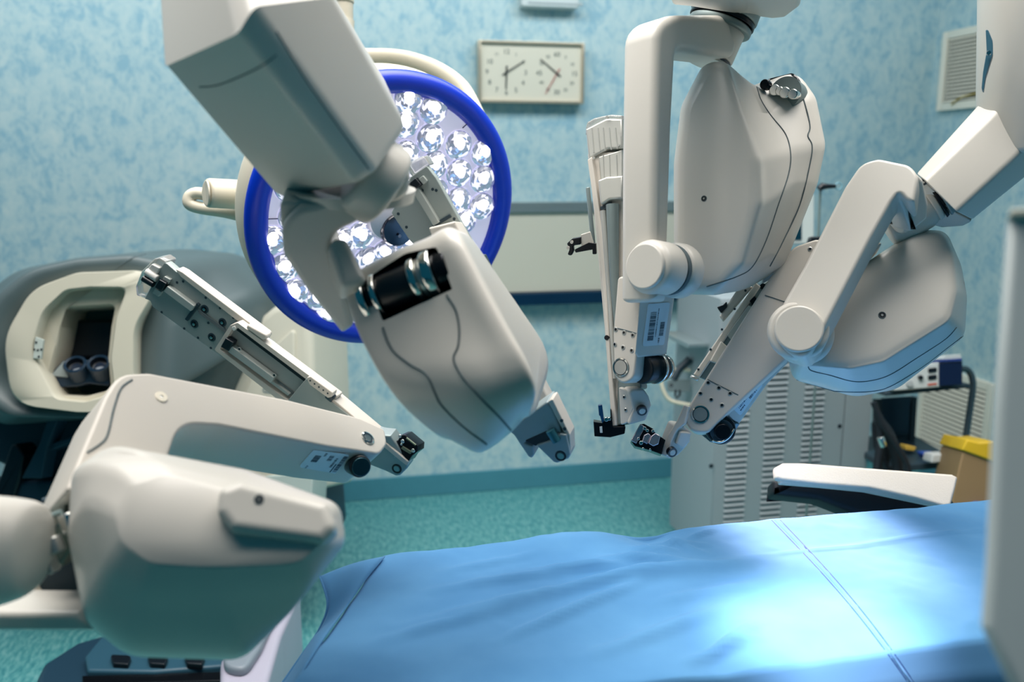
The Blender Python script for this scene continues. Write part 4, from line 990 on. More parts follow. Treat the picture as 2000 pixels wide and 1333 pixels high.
lathe('tip_socket', TDp.hit(775, 916), TDp.n, [(0.0090, -0.002), (0.0088, 0.001), (0.0062, 0.001), (0.0058, -0.0005), (0.0052, 0.0012), (0, 0.0012)], [BLK, mat('socket_teal', rgb(120, 170, 166), 0.35)], aD, mi=[0, 0, 0, 1, 1, 1], seg=28)
tube('tip_recess', [TDp.hit(752, 864), TDp.hit(764, 876), TDp.hit(772, 884), TDp.hit(772, 894)], 0.0018, mat('recess_pale', rgb(170, 186, 180), 0.4), aD, n=8)
CDp = pl(790, 875, 1.48, (-0.3, -0.1, -0.95))
slab('cannula_clamp', [(767, 866, 2), (772, 861, 2), (776, 862), (783, 850, 2), (791, 850, 1), (816, 871, 1), (815, 883, 2), (804, 892, 2), (797, 903, 1), (780, 884)], CDp, 0.03, 0.0015, BLM, aD)
slab('clamp_plate', [(786, 872, 1), (804, 883, 1), (801, 888, 1), (783, 877, 1)], CDp.off(-0.003), 0.004, 0.0005, mat('clamp_olive', rgb(120, 132, 112), 0.3, 0.5), aD)
tube('clamp_spring', [CDp.off(-0.003).hit(794, 856), CDp.off(-0.003).hit(812, 870)], 0.0018, mat('clamp_olive', rgb(120, 132, 112)), aD, n=8)
chrome_bits(aD, CDp, [(782, 852, 0.003, 0.003), (788, 862, 0.0035, 0.004), (808, 880, 0.0035, 0.004), (785, 868, 0.002, 0.003)])

# ---- upper-left arm --------------------------------------------------------------
aA = root('surgical_robot_arm', 'robot arm hanging from the top left before the round lamp, housing with chrome window', 'robot arm', at(860, 640, 1.2))
# set-up column (angled box) and the elbow above it
S0 = [(322, 128, 1.02), (465, 64, 0.86), (497, 12, 0.86), (652, -6, 0.96), (560, -160, 1.16), (380, -60, 1.18)]
S1 = [(548, 392, 1.20), (700, 364, 1.02), (738, 340, 1.02), (797, 252, 1.10), (760, 170, 1.30), (600, 280, 1.34)]
bx = prism('setup_column', S0, S1, PL, aA, r=0.010, e1=0.016, k1=0.9, ang=28)
S9 = [(296, -260, 1.20), (392, -260, 1.04), (420, -300, 1.04), (560, -330, 1.12), (520, -380, 1.30), (340, -340, 1.34)]
prism('elbow_cover', S9, [(320, 131, 1.021), (464, 66, 0.861), (496, 14, 0.861), (652, -4, 0.961), (560, -155, 1.16), (380, -55, 1.18)], PL, aA, r=0.012, e1=0.0)
seam('panel_joint', bx, [(390, 170), (430, 165), (500, 135), (540, 108)], 0.0009, aA)
seam('panel_joint', bx, [(540, 62), (600, 160), (680, 275), (720, 330)], 0.0009, aA)
hole(bx, 588, 386, aA, r=0.004)
# turret drum and yoke
cyl('turret_drum', at(700, 330, 1.10), at(760, 372, 1.12), 0.055, PL, aA, b=0.010)
loft('turret_skirt', [[at(690, 372, 1.14)+R*math.cos(a)*0.082+(U*0.35+F*0.93)*math.sin(a)*0.06 for a in [2*math.pi*k/40 for k in range(40)]],
                      [at(706, 395, 1.14)+R*math.cos(a)*0.068+(U*0.35+F*0.93)*math.sin(a)*0.055 for a in [2*math.pi*k/40 for k in range(40)]]], PL, aA, sub=2, crv=False)
YP = pl(640, 480, 1.12, (0.10, -0.50, -0.86))
slab('yoke', [(700, 380, 10), (778, 312, 30), (802, 345, 30), (796, 385, 34), (735, 416, 60), (657, 455, 30), (645, 480, 30), (672, 560, 20), (690, 640, 10), (668, 655, 10), (600, 570, 60), (552, 500, 50), (548, 440, 50), (580, 410, 30)], YP, 0.085, 0.016, PL, aA, seg=6)
slab('yoke_shoulder', [(546, 396, 10), (598, 392, 10), (640, 400, 10), (600, 425, 20), (562, 470, 20), (548, 440, 30)], YP.off(0.02), 0.08, 0.012, PL, aA)
slab('yoke_end_cover', [(640, 478, 16), (655, 462, 14), (678, 464, 16), (720, 548, 14), (668, 560, 12)], pl(670, 510, 1.10, (0.25, 0.35, -0.9)), 0.05, 0.010, PL, aA, seg=6)
# housing seen edge-on
LL = [(664, 542, 1.13), (690, 640, 1.11), (768, 784, 1.07), (868, 868, 1.14), (900, 850, 1.28), (760, 620, 1.36), (690, 540, 1.30)]
MM = [(770, 488, 1.11), (860, 620, 1.08), (945, 778, 1.03), (938, 886, 1.12), (950, 880, 1.27), (880, 620, 1.36), (800, 490, 1.30)]
RR_ = [(884, 438, 1.09), (958, 590, 1.06), (1056, 762, 1.03), (1034, 822, 1.12), (1050, 808, 1.25), (1083, 700, 1.34), (914, 452, 1.25)]
rr_ = [0.035, 0.08, 0.07, 0.035, 0.03, 0.05, 0.03]
rL, rM, rR = rnd3(P3(LL), rr_), rnd3(P3(MM), rr_), rnd3(P3(RR_), rr_)
cL, cM = sum(rL, Vector())/len(rL), sum(rR, Vector())/len(rR); wd = (cM-cL).normalized()
hA = loft('housing', [shrink(rL, 0.86, wd*0.002), shrink(rL, 0.955, wd*0.0), [p+wd*0.010 for p in rL], [a.lerp(b, .5) for a, b in zip(rL, rM)], rM, [a.lerp(b, .5) for a, b in zip(rM, rR)], [p-wd*0.014 for p in rR], shrink(rR, 0.955, wd*0.0), shrink(rR, 0.84, wd*0.004)], PL, aA, sub=4, ang=60)
wp = pon(hA, 800, 560)
WPOLY = [(712, 545, 14), (735, 528, 20), (790, 492, 40), (855, 478, 10), (888, 566, 4), (745, 632, 6)]
cutter = slab('cutter', WPOLY, wp.off(-0.05), 0.12, 0, BLK, None, vec=ray(800, 555).normalized()*0.115)
cut(hA, cutter)
wa, wb = wp.off(0.020).hit(712, 590), wp.off(0.020).hit(886, 520); wdir = (wb-wa).normalized()
def wc(t0, t1, r, m, nm, b=0.002): return cyl(nm, wa.lerp(wb, t0), wa.lerp(wb, t1), r, m, aA, b=b)
wc(0.02, 0.10, 0.034, CHR, 'bearing_ring', 0.004); wc(0.10, 0.16, 0.027, BLM, 'bearing_ring'); wc(0.16, 0.22, 0.031, CHR, 'bearing_ring', 0.003); wc(0.22, 0.58, 0.026, BLK, 'cable_drum')
wc(0.58, 0.66, 0.031, CHR, 'bearing_ring', 0.003); wc(0.66, 0.72, 0.027, SIL, 'bearing_ring'); wc(0.72, 0.84, 0.033, CHR, 'bearing_ring', 0.004); wc(0.84, 0.98, 0.026, BLM, 'bearing_ring')
seam('shell_seam', hA, [(748, 640), (758, 668), (772, 690), (800, 712), (833, 733), (850, 770), (862, 792), (900, 830), (950, 868)], 0.0015, aA)
seam('shell_seam', hA, [(872, 576), (890, 605), (897, 640), (895, 676), (886, 700), (896, 725), (910, 745), (940, 780), (975, 815), (1002, 846)], 0.0015, aA)
# rail behind the housing
RA = pl(850, 400, 1.47, (-0.25, -0.25, -0.93))
slab('rail_plate', [(802, 346, 3), (833, 324, 3), (850, 346, 4), (856, 356), (990, 600), (960, 640), (800, 470), (764, 416, 4)], RA, 0.014, 0.0015, mat('rail_grey', rgb(138, 150, 150)), aA)
slab('clear_end_cap', [(790, 322, 6), (826, 304, 6), (838, 322, 3), (804, 346, 3)], RA.off(0.002), 0.03, 0.003, CLR, aA)
slab('guide_bar', rpoly(830, 402, 84, 14, 59), RA.off(-0.010), 0.012, 0.0015, BARM, aA)
slab('motor_clip', rpoly(809, 361, 18, 20, 50), RA.off(-0.012), 0.014, 0.002, BLK, aA)
slab('clip_lug', rpoly(826, 352, 14, 11, 50), RA.off(-0.006), 0.008, 0.001, BARM, aA)
slab('cross_bar', rpoly(862, 432, 7, 40, 60), RA.off(-0.004), 0.006, 0.0008, DRK, aA)
for a, b in ((852, 372), (887, 428), (778, 418), (794, 444), (825, 372), (852, 425), (845, 370)): lathe('screw', RA.hit(a, b), RA.n, [(0.0026, -0.0005), (0.0026, 0.0006), (0, 0.0006)], DRK, aA, seg=10)
slab('cable_clip', [(938, 500, 4), (946, 498, 3), (964, 536, 3), (960, 542, 3), (952, 534, 3)], RA.off(-0.01), 0.012, 0.002, DRK, aA)
slab('forearm', [(836, 445, 4), (888, 432, 4), (1076, 786, 4), (1020, 848, 4), (985, 838, 4)], pl(950, 640, 1.43, (-0.2, -0.1, -0.97)), 0.05, 0.004, PLM, aA)
# lower tip
TA = pl(1070, 850, 1.36, (-0.30, -0.35, -0.88))
MT = mat('arm_underside_metal', rgb(150, 164, 168), 0.4, 0.2)
slab('wrist_fork', [(990, 840, 4), (1068, 785, 4), (1080, 800), (1096, 846, 3), (1040, 858, 2), (1022, 866, 2), (1040, 872, 4), (1043, 890, 5), (1038, 897, 5), (1031, 893, 6), (1004, 852, 3)], TA, 0.045, 0.004, MT, aA)
slab('tip_block', [(1046, 870, 3), (1072, 862, 4), (1094, 848, 3), (1106, 850, 3), (1114, 890, 5), (1110, 897, 5), (1088, 906, 5), (1081, 904, 4)], TA.off(-0.004), 0.03, 0.003, MT, aA)
slab('edge_strip', [(1070, 785, 2), (1079, 780, 3), (1113, 850, 5), (1115, 890, 4), (1110, 892, 2), (1107, 856, 4), (1080, 805)], TA.off(0.001), 0.03, 0.002, PLM, aA)
slab('fork_recess', [(1024, 862, 2), (1068, 842, 2), (1078, 856, 2), (1046, 872, 3)], TA.off(-0.001), 0.01, 0.001, BLK, aA)
tube('fork_pin', [TA.off(-0.006).hit(1074, 841), TA.off(-0.006).hit(1087, 862)], 0.0075, mat('pin_teal', rgb(60, 120, 132), 0.3, 0.4), aA)
lathe('tip_socket', TA.off(-0.004).hit(1095, 891), TA.n, [(0.0092, -0.002), (0.0088, 0.001), (0.0062, 0.001), (0.0058, -0.0005), (0.0052, 0.0012), (0, 0.0012)], [BLK, mat('socket_teal', rgb(120, 170, 166))], aA, mi=[0, 0, 0, 1, 1, 1], seg=28)
for a, b in ((1097, 822), (1103, 838)): lathe('screw', TA.off(0.0).hit(a, b), TA.n, [(0.0028, -0.001), (0.0028, 0.001), (0, 0.001)], DRK, aA, seg=10)

# ---- centre-right arm ------------------------------------------------------------
aB = root('surgical_robot_arm', 'upright robot arm right of centre with an inverted-L yoke and tall rounded housing', 'robot arm', at(1400, 560, 1.5))
ZB = wz(1.828)
slab('setup_column', [(1312, 10, 3), (1344, 13, 3), (1400, 22), (1506, 37, 6), (1536, 34, 6), (1563, 14, 5), (1566, -60, 5), (1300, -60, 5)], ZB, 0.30, 0.008, PL, aB, vec=Vector((0, 0, 0.30)))
axB = (at(1388, 112, 1.60)-at(1418, 30, 1.60)).normalized()
axB = (axB+F*0.10).normalized()
tc_ = at(1415, 28, 1.63)
def tcy(a, b, r, m, nm, bb=0.003, r2=None): return cyl(nm, tc_+axB*a, tc_+axB*b, r, m, aB, b=bb, r2=r2, seg=48)
tcy(-0.02, 0.006, 0.064, GRYM, 'turret_ring'); tcy(0.008, 0.016, 0.062, BLM, 'turret_ring', 0.001); tcy(0.017, 0.030, 0.060, GRYM, 'turret_ring', 0.004)
tcy(0.022, 0.085, 0.050, PL, 'yoke_hub', 0.004, 0.047); tcy(0.086, 0.090, 0.045, DRK, 'hub_cap', 0.001); tcy(0.090, 0.095, 0.044, PL, 'hub_cap', 0.002)
LB = pl(1300, 300, 1.44, (0.72, 0.0, -0.70))
slab('yoke', [(1300, 590, 10), (1278, 590, 10), (1279, 300, 500), (1283, 26, 48), (1420, 26, 30), (1452, 50, 20), (1437, 112, 10), (1324, 98, 16), (1316, 250, 300), (1305, 590, 10)], LB, 0.072, 0.026, PL, aB, seg=8)
pvB = cv(-0.70, 0.02, -0.71).normalized(); pc = at(1270, 522, 1.425)
cyl('yoke_foot', pc-pvB*0.050, pc+pvB*0.012, 0.045, PL, aB, b=0.012, seg=56)
cyl('pivot_cap', pc+pvB*0.008, pc+pvB*0.018, 0.0375, PL, aB, b=0.004, seg=56)
cyl('pivot_collar', pc-pvB*0.095, pc-pvB*0.056, 0.047, PL, aB, b=0.010, seg=56)
cyl('pivot_gap', pc-pvB*0.058, pc-pvB*0.049, 0.043, SEAM, aB, b=0.001, seg=40)
HB0 = pl(1400, 400, 1.50, (-0.62, 0.05, -0.78))
b0 = [(1336, 540, 20), (1338, 320, 120), (1352, 210, 60), (1388, 142, 30), (1412, 140, 16), (1436, 225, 60), (1462, 310, 50), (1460, 400, 60), (1428, 510, 30), (1398, 546, 20)]
b1 = [(1316, 574, 20), (1316, 320, 150), (1330, 208, 80), (1376, 122, 50), (1426, 121, 26), (1458, 218, 60), (1494, 312, 60), (1498, 395, 60), (1462, 520, 40), (1404, 577, 30)]
b2 = [(1350, 574, 20), (1352, 320, 150), (1366, 220, 80), (1420, 172, 30), (1474, 163, 14), (1505, 220, 50), (1545, 296, 60), (1548, 360, 60), (1508, 500, 40), (1440, 571, 30)]
b25 = [(1366, 572, 20), (1370, 320, 150), (1385, 220, 80), (1440, 178, 30), (1496, 168, 14), (1535, 205, 50), (1574, 290, 60), (1570, 355, 60), (1520, 510, 40), (1450, 568, 30)]
b3 = [(1390, 568, 20), (1395, 320, 150), (1410, 230, 80), (1490, 160, 40), (1552, 140, 34), (1590, 190, 50), (1611, 285, 60), (1596, 360, 60), (1532, 520, 40), (1468, 560, 30)]
b4 = [(1410, 555, 20), (1415, 320, 150), (1430, 240, 80), (1500, 172, 40), (1556, 152, 34), (1588, 200, 50), (1606, 285, 60), (1590, 355, 60), (1530, 508, 40), (1475, 548, 30)]
hB = loft('housing', [outline(b0, HB0.off(-0.004)), outline([((p[0]*.35+q[0]*.65), (p[1]*.35+q[1]*.65), p[2]) for p, q in zip(b0, b1)], HB0.off(0.003)), outline(b1, HB0.off(0.025)), outline([((p[0]+q[0])/2, (p[1]+q[1])/2, p[2]) for p, q in zip(b1, b2)], HB0.off(0.06)), outline(b2, HB0.off(0.095)), outline(b25, HB0.off(0.125)), outline(b3, HB0.off(0.17)), outline(b4, HB0.off(0.21)), shrink(outline(b4, HB0.off(0.215)), 0.85)], PL, aB, sub=4, ang=180, soft=True)
seam('shell_seam', hB, [(1478, 170), (1486, 195), (1505, 225), (1534, 262), (1544, 300), (1540, 340), (1520, 400), (1496, 470), (1470, 520), (1440, 540), (1380, 560)], 0.0013, aB)
seam('shell_seam', hB, [(1568, 190), (1578, 225), (1582, 250), (1578, 266), (1586, 285), (1582, 320), (1562, 400), (1530, 470), (1504, 520)], 0.0013, aB)
hole(hB, 1375, 388, aB, r=0.0042)
seam('window_gasket', hB, [(1500, 160), (1514, 149), (1532, 144), (1550, 148), (1562, 164), (1570, 187)], 0.0032, aB, m=BLK)
lathe('window_disc', HB0.off(0.135).hit(1534, 182), HB0.n, [(0.030, -0.03), (0.030, 0.002), (0, 0.002)], GRYM, aB)
for a, b, r in ((1512, 176, 0.010), (1522, 178, 0.008), (1532, 181, 0.010), (1548, 184, 0.009)): cyl('chrome_roller', HB0.off(0.11).hit(a, b), HB0.off(0.135).hit(a+8, b+2), r, CHR, aB)
cyl('latch', HB0.off(0.10).hit(1492, 164), HB0.off(0.115).hit(1500, 168), 0.009, BLM, aB)
# lower link with barcode
LBp = pl(1230, 660, 1.50, (-0.66, 0.02, -0.75))
lk = slab('forearm', [(1206, 540, 10), (1254, 540, 10), (1248, 640), (1243, 700, 20), (1238, 742, 22), (1214, 752, 22), (1199, 735, 20), (1197, 650, 100)], LBp, 0.075, 0.004, PLM, aB, seg=3)
LBr = pl(1252, 640, 1.475, (0.55, -0.22, -0.80))
rf = slab('forearm_side', [(1250, 575, 4), (1320, 560, 4), (1302, 690, 3), (1296, 694, 2), (1246, 698, 2), (1240, 690, 2)], LBr, 0.04, 0.003, PLM, aB, seg=3, vec=F*0.045+R*0.006)
label(aB, LBr, [(1266, 594), (1309, 591), (1297, 674), (1255, 677)], bars(0.15, 0.20, 0.42, 0.88, 22)+bars(0.66, 0.45, 0.86, 0.78, 12)+bars(0.48, 0.12, 0.52, 0.80, 30)+bars(0.64, 0.82, 0.72, 0.95, 6))
seam('panel_joint', lk, [(1199, 640), (1220, 645), (1244, 652)], 0.0010, aB)
for a, b in ((1203, 644), (1219, 650), (1236, 655), (1201, 673), (1217, 679), (1234, 685)): screw(lk, a, b, aB, r=0.0042)
lathe('pivot_button', LBp.hit(1213, 718), LBp.n, [(0.0165, -0.001), (0.0165, 0.0015), (0.014, 0.002), (0.013, 0.0008), (0.0125, 0.0022), (0, 0.0022)], [DRK, CHR, SIL], aB, mi=[0, 1, 0, 0, 2, 2], seg=32)
cyl('pulley', at(1252, 722, 1.515), at(1290, 718, 1.555), 0.026, BLK, aB, b=0.003); cyl('pulley_rim', at(1278, 719, 1.53), at(1282, 719, 1.534), 0.0285, CHR, aB, b=0.001)
cyl('pulley_rim', at(1290, 718, 1.556), at(1296, 717, 1.563), 0.025, CHR, aB, b=0.002)
slab('side_fin', [(1289, 692, 2), (1303, 688, 3), (1298, 735, 10), (1284, 746, 12), (1268, 745, 6), (1280, 735, 8), (1287, 720)], LBr.off(0.03), 0.006, 0.001, mat('fin_teal', rgb(110, 132, 140), 0.3, 0.5), aB)
# insertion rail (long upright)
RB = pl(1180, 500, 1.60, (-0.45, 0.05, -0.88))
CAPM = mat('rail_cover_silver', rgb(196, 196, 190), 0.32, 0.45)
slab('rail_spine', [(1147, 300, 3), (1210, 295), (1218, 500), (1208, 745, 4), (1205, 834, 3), (1194, 834, 3), (1180, 640), (1160, 420)], RB, 0.045, 0.003, PLM, aB)
slab('end_cover', [(1143, 252, 4), (1166, 240, 6), (1184, 231, 6), (1215, 232), (1216, 290), (1186, 291, 6), (1164, 303, 3), (1149, 312, 2)], RB.off(-0.006), 0.055, 0.004, CAPM, aB)
slab('clear_end_cap', [(1143, 250, 4), (1146, 238, 6), (1160, 230, 6), (1176, 226, 6), (1194, 223, 5), (1215, 225), (1215, 240), (1143, 262)], RB.off(0.0), 0.05, 0.004, CLR, aB)
for x in (1158, 1170, 1180, 1192, 1204):
    tube('cover_rib', [RB.off(-0.006).hit(x-2, 250), RB.off(-0.006).hit(x+2, 298-(x-1158)*0.15)], 0.0013, CAPM, aB, n=8)
slab('rail_cover', [(1168, 306, 3), (1215, 292), (1217, 360), (1173, 362)], RB.off(-0.004), 0.02, 0.003, CAPM, aB)
for x in (1178, 1190, 1204): tube('cover_rib', [RB.off(-0.004).hit(x, 303), RB.off(-0.004).hit(x+2, 350)], 0.0013, CAPM, aB, n=8)
slab('slider_block', [(1167, 352, 4), (1184, 345, 4), (1216, 343), (1216, 388), (1190, 390, 6), (1172, 402, 5)], RB.off(-0.018), 0.03, 0.004, CAPM, aB)
slab('slider_latch', [(1171, 404, 3), (1192, 392, 3), (1194, 404, 3), (1174, 412, 3)], RB.off(-0.010), 0.012, 0.002, DRK, aB)
tube('inner_tube', [RB.off(-0.010).hit(1196, 400), RB.off(-0.010).hit(1200, 560), RB.off(-0.010).hit(1203, 640)], [0.012, 0.008, 0.003], GRYM, aB)
tube('inner_tube', [RB.off(-0.008).hit(1178, 412), RB.off(-0.008).hit(1192, 600), RB.off(-0.008).hit(1200, 740)], [0.006, 0.005, 0.003], CAPM, aB)
slab('front_edge', [(1147, 312, 2), (1156, 306, 2), (1180, 480), (1192, 700), (1205, 832, 2), (1194, 834, 2), (1182, 640), (1170, 480)], RB.off(-0.012), 0.02, 0.002, PLM, aB)
cyl('side_rod', at(1148, 366, 1.585), at(1159, 478, 1.585), 0.004, GRYM, aB)
for a, b in ((1160, 309), (1186, 229), (1208, 284), (1188, 438)): lathe('screw', RB.off(-0.012).hit(a, b), RB.n, [(0.0026, -0.002), (0.0026, 0.001), (0, 0.001)], SIL, aB, seg=10)
lathe('side_screw', RB.off(-0.012).hit(1185, 660), RB.n, [(0.005, -0.002), (0.0045, 0.001), (0, 0.001)], BLM, aB, seg=16)
ADp = pl(1130, 475, 1.57, (-0.2, -0.2, -1))
slab('adapter_bracket', [(1134, 459, 2), (1152, 453, 2), (1160, 480, 2), (1136, 486, 2)], ADp, 0.012, 0.001, PLM, aB)
slab('adapter_latch', [(1107, 476, 3), (1118, 466, 3), (1135, 463, 1), (1134, 478, 2), (1120, 480, 3), (1121, 490, 3), (1116, 500, 4), (1108, 498, 3), (1112, 488)], ADp.off(-0.004), 0.014, 0.002, BLM, aB)
slab('adapter_latch', [(1122, 488, 2), (1150, 474, 2), (1164, 476, 1), (1165, 497, 2), (1157, 497, 2), (1157, 488), (1124, 494, 2)], ADp.off(-0.002), 0.012, 0.001, BLM, aB)
for a, b in ((1117, 473), (1110, 484)): lathe('adapter_pin', ADp.off(-0.004).hit(a, b), ADp.n, [(0.003, 0), (0.003, 0.004), (0, 0.004)], PLM, aB, seg=12)
CBp = pl(1240, 790, 1.53, (-0.5, -0.05, -0.86))
slab('wrist_link', [(1206, 742, 6), (1250, 740, 8), (1254, 760, 6), (1226, 764), (1222, 830, 4), (1204, 832, 3)], pl(1225, 780, 1.56, (-0.5, 0.05, -0.86)), 0.03, 0.003, GRYM, aB)
slab('wrist_plate', [(1208, 756, 3), (1226, 764, 6), (1238, 795, 6), (1228, 825, 5), (1212, 832, 4)], CBp.off(-0.004), 0.012, 0.002, PLM, aB)
slab('tip_block', [(1228, 762, 8), (1258, 760, 10), (1268, 775, 8), (1273, 793, 4), (1262, 822, 5), (1226, 832, 5), (1236, 800, 3)], pl(1250, 795, 1.53, (0.25, -0.15, -0.95)), 0.03, 0.004, PLM, aB)
for a, b in ((1219, 776), (1222, 801)): screw(None, a, b, aB, r=0.0032, plane=CBp.off(-0.004))
TBp = pl(1252, 803, 1.525, (0.1, -0.5, -0.86))
lathe('tip_socket', TBp.hit(1254, 803), TBp.n, [(0.0092, -0.006), (0.0090, 0.002), (0.0066, 0.002), (0.0062, 0.0005), (0.0056, 0.0022), (0, 0.0022)], [BLK, PLM], aB, mi=[0, 0, 0, 1, 1, 1], seg=28)
KB = pl(1190, 830, 1.56, (-0.1, -0.05, -1))
slab('cannula_clamp', [(1159, 824, 1), (1176, 827, 1), (1178, 822), (1193, 822), (1197, 834), (1222, 834, 2), (1220, 848, 3), (1192, 855, 3), (1161, 853, 1)], KB, 0.03, 0.001, BLM, aB)
slab('clamp_lever', [(1168, 792, 2), (1176, 791, 2), (1180, 822, 1), (1176, 828, 1), (1172, 813, 1), (1170, 812)], KB.off(-0.004), 0.012, 0.0008, mat('lever_blue_black', rgb(16, 60, 100), 0.25), aB)
slab('clamp_lever', [(1192, 800, 0.5), (1194, 800, 0.5), (1197, 834), (1193, 834)], KB.off(-0.002), 0.012, 0.0004, BLM, aB)
slab('clamp_plate', [(1171, 834, 0.5), (1176, 833, 0.5), (1177, 846, 0.5), (1172, 846, 0.5)], KB.off(-0.001), 0.002, 0.0003, mat('clamp_pale', rgb(196, 204, 204), 0.3), aB)
chrome_bits(aB, KB, [(1184, 819, 0.004, 0.006), (1190, 818, 0.003, 0.006)])

# ---- right arm -------------------------------------------------------------------
aC = root('surgical_robot_arm', 'slanting robot arm at the right with round pivot cap and broad housing', 'robot arm', at(1700, 760, 1.5))
# upper drum + angled set-up column
cyl('shoulder_drum', at(2032, 300, 1.58), at(2044, -220, 1.52), 0.105, PL, aC, b=0.01, seg=72)
E0 = [(1790, 340, 1.55), (1806, 352, 1.50), (1868, 414, 1.48), (1900, 430, 1.53), (1880, 380, 1.68), (1810, 320, 1.68)]
E1 = [(1935, 178, 1.60), (1958, 205, 1.54), (2024, 268, 1.52), (2060, 300, 1.57), (2060, 230, 1.72), (1990, 160, 1.72)]
E2 = [(1985, 165, 1.60), (2040, 175, 1.54), (2120, 200, 1.52), (2150, 230, 1.57), (2150, 170, 1.72), (2060, 140, 1.72)]
sc = prism('setup_column', E1, E0, PL, aC, r=0.008, e1=0.004, k1=0.97, ang=28)
prism('elbow_cover', [(1932, 176, 1.615), (1955, 172, 1.55), (1995, 175, 1.53), (2150, 260, 1.60), (2150, 180, 1.75), (2000, 150, 1.75)], [(1934, 182, 1.60), (1957, 204, 1.54), (2023, 267, 1.52), (2059, 299, 1.57), (2060, 230, 1.72), (1990, 163, 1.72)], PL, aC, r=0.008, e1=0, ang=40)
slab('drum_gasket', [(1925, 58, 5), (1930, 58, 5), (1939, 80, 20), (1939, 105, 20), (1925, 150, 10), (1921, 177, 3), (1917, 172, 3), (1920, 140, 20), (1927, 100, 20)], pl(1930, 120, 1.475, (-0.5, 0, -0.86)), 0.02, 0.003, mat('gasket_blue', rgb(52, 100, 120), 0.4), aC)
lathe('gasket_stud', at(1931, 104, 1.468), cv(-0.4, 0, -0.9), [(0.004, -0.002), (0.0035, 0.003), (0, 0.004)], CHR, aC, seg=16)
slab('column_end_cover', [(1797, 346, 3), (1868, 416, 3), (1900, 432, 4), (1880, 442, 14), (1840, 445, 16), (1806, 436, 12), (1795, 390, 12)], pl(1840, 400, 1.535, (-0.5, -0.5, -0.7)), 0.04, 0.006, PL, aC)
for a, b in ((1804, 356), (1849, 402)): hole(None, a, b, aC, r=0.0048, plane=pl(1840, 400, 1.532, (-0.5, -0.5, -0.7)))
axC = (at(1770, 432, 1.56)-at(1838, 392, 1.54)).normalized(); t2 = at(1836, 388, 1.565)
def ucy(a, b, r, m, nm, bb=0.003, r2=None): return cyl(nm, t2+axC*a, t2+axC*b, r, m, aC, b=bb, r2=r2, seg=48)
ucy(-0.01, 0.004, 0.046, GRYM, 'turret_ring'); ucy(0.005, 0.011, 0.043, BLM, 'turret_ring', 0.001); ucy(0.011, 0.022, 0.040, PLM, 'turret_ring')
ucy(0.018, 0.105, 0.038, PL, 'yoke_hub', 0.008)
YC = pl(1650, 480, 1.46, (-0.45, 0.32, -0.83))
slab('yoke', [(1503, 660, 50), (1530, 590, 40), (1570, 520, 60), (1650, 365, 60), (1682, 318, 50), (1716, 309, 30), (1778, 322, 30), (1795, 345, 26), (1785, 395, 12), (1770, 390, 20), (1756, 374, 10), (1740, 395, 30), (1700, 466, 80), (1610, 640, 60), (1570, 712, 46)], YC, 0.062, 0.019, PL, aC, seg=8)
YC2 = pl(1770, 400, 1.47, (0.3, -0.3, -0.9))
slab('yoke_bend', [(1747, 372, 6), (1758, 352, 10), (1790, 336, 14), (1806, 352, 10), (1816, 400, 20), (1813, 428, 6), (1782, 455, 4), (1770, 425, 10), (1762, 400, 8)], YC2, 0.05, 0.008, PL, aC, seg=6)
cyl('yoke_hub_cap', at(1745, 432, 1.54), at(1765, 418, 1.54), 0.030, PL, aC, b=0.006)
pvC = cv(-0.28, 0.20, -0.94).normalized(); qc = at(1560, 645, 1.45)
cyl('pivot_cap', qc+pvC*0.0, qc+pvC*0.012, 0.0395, PL, aC, b=0.004, seg=64)
qd = at(1566, 654, 1.49)
cyl('yoke_foot', at(1558, 650, 1.48), at(1558, 650, 1.48)+pvC*0.026, 0.050, PL, aC, b=0.010, seg=64)
cyl('pivot_collar', at(1568, 660, 1.53), at(1568, 660, 1.53)+pvC*0.042, 0.0505, PL, aC, b=0.010, seg=64)
HCf = pl(1720, 620, 1.52, (-0.18, 0.36, -0.92)); HCm = pl(1720, 620, 1.60, (-0.05, 0.0, -1)); HCb = pl(1720, 620, 1.72, (-0.05, 0.0, -1))
c0 = [(1560, 640, 20), (1640, 560, 30), (1700, 518, 60), (1790, 466, 50), (1836, 466, 26), (1850, 500, 40), (1850, 570, 60), (1832, 608, 30), (1715, 678, 50), (1660, 690, 40), (1570, 700, 30)]
c1 = [(1545, 655, 20), (1630, 550, 30), (1694, 512, 60), (1786, 452, 50), (1846, 450, 30), (1866, 500, 60), (1874, 570, 60), (1860, 632, 40), (1728, 716, 60), (1660, 730, 60), (1556, 718, 20)]
c2 = [(1535, 680, 20), (1630, 560, 30), (1700, 512, 60), (1790, 450, 50), (1850, 455, 30), (1878, 520, 60), (1889, 580, 60), (1884, 658, 40), (1752, 760, 70), (1670, 776, 80), (1548, 742, 30)]
c3 = [(1552, 690, 20), (1640, 580, 30), (1710, 530, 60), (1795, 470, 50), (1850, 475, 30), (1872, 530, 60), (1880, 585, 60), (1874, 650, 40), (1745, 745, 70), (1670, 758, 80), (1570, 730, 30)]
hC = loft('housing', [outline(c0, HCf), outline([((p[0]*.4+q[0]*.6), (p[1]*.4+q[1]*.6), p[2]) for p, q in zip(c0, c1)], HCf.off(0.004)), outline(c1, HCf.off(0.02)), outline(c2, HCm), outline(c3, HCb), shrink(outline(c3, HCb), 0.8, F*0.01)], PL, aC, sub=5, ang=180, soft=True)
seam('shell_seam', hC, [(1578, 712), (1584, 724), (1620, 733), (1664, 745), (1700, 744), (1739, 732), (1790, 700), (1846, 663), (1868, 640)], 0.0011, aC)
seam('shell_seam', hC, [(1556, 742), (1580, 762), (1620, 764), (1660, 766), (1700, 765), (1739, 755), (1800, 718), (1850, 680), (1883, 655)], 0.0011, aC)
hole(hC, 1723, 616, aC, r=0.0052)
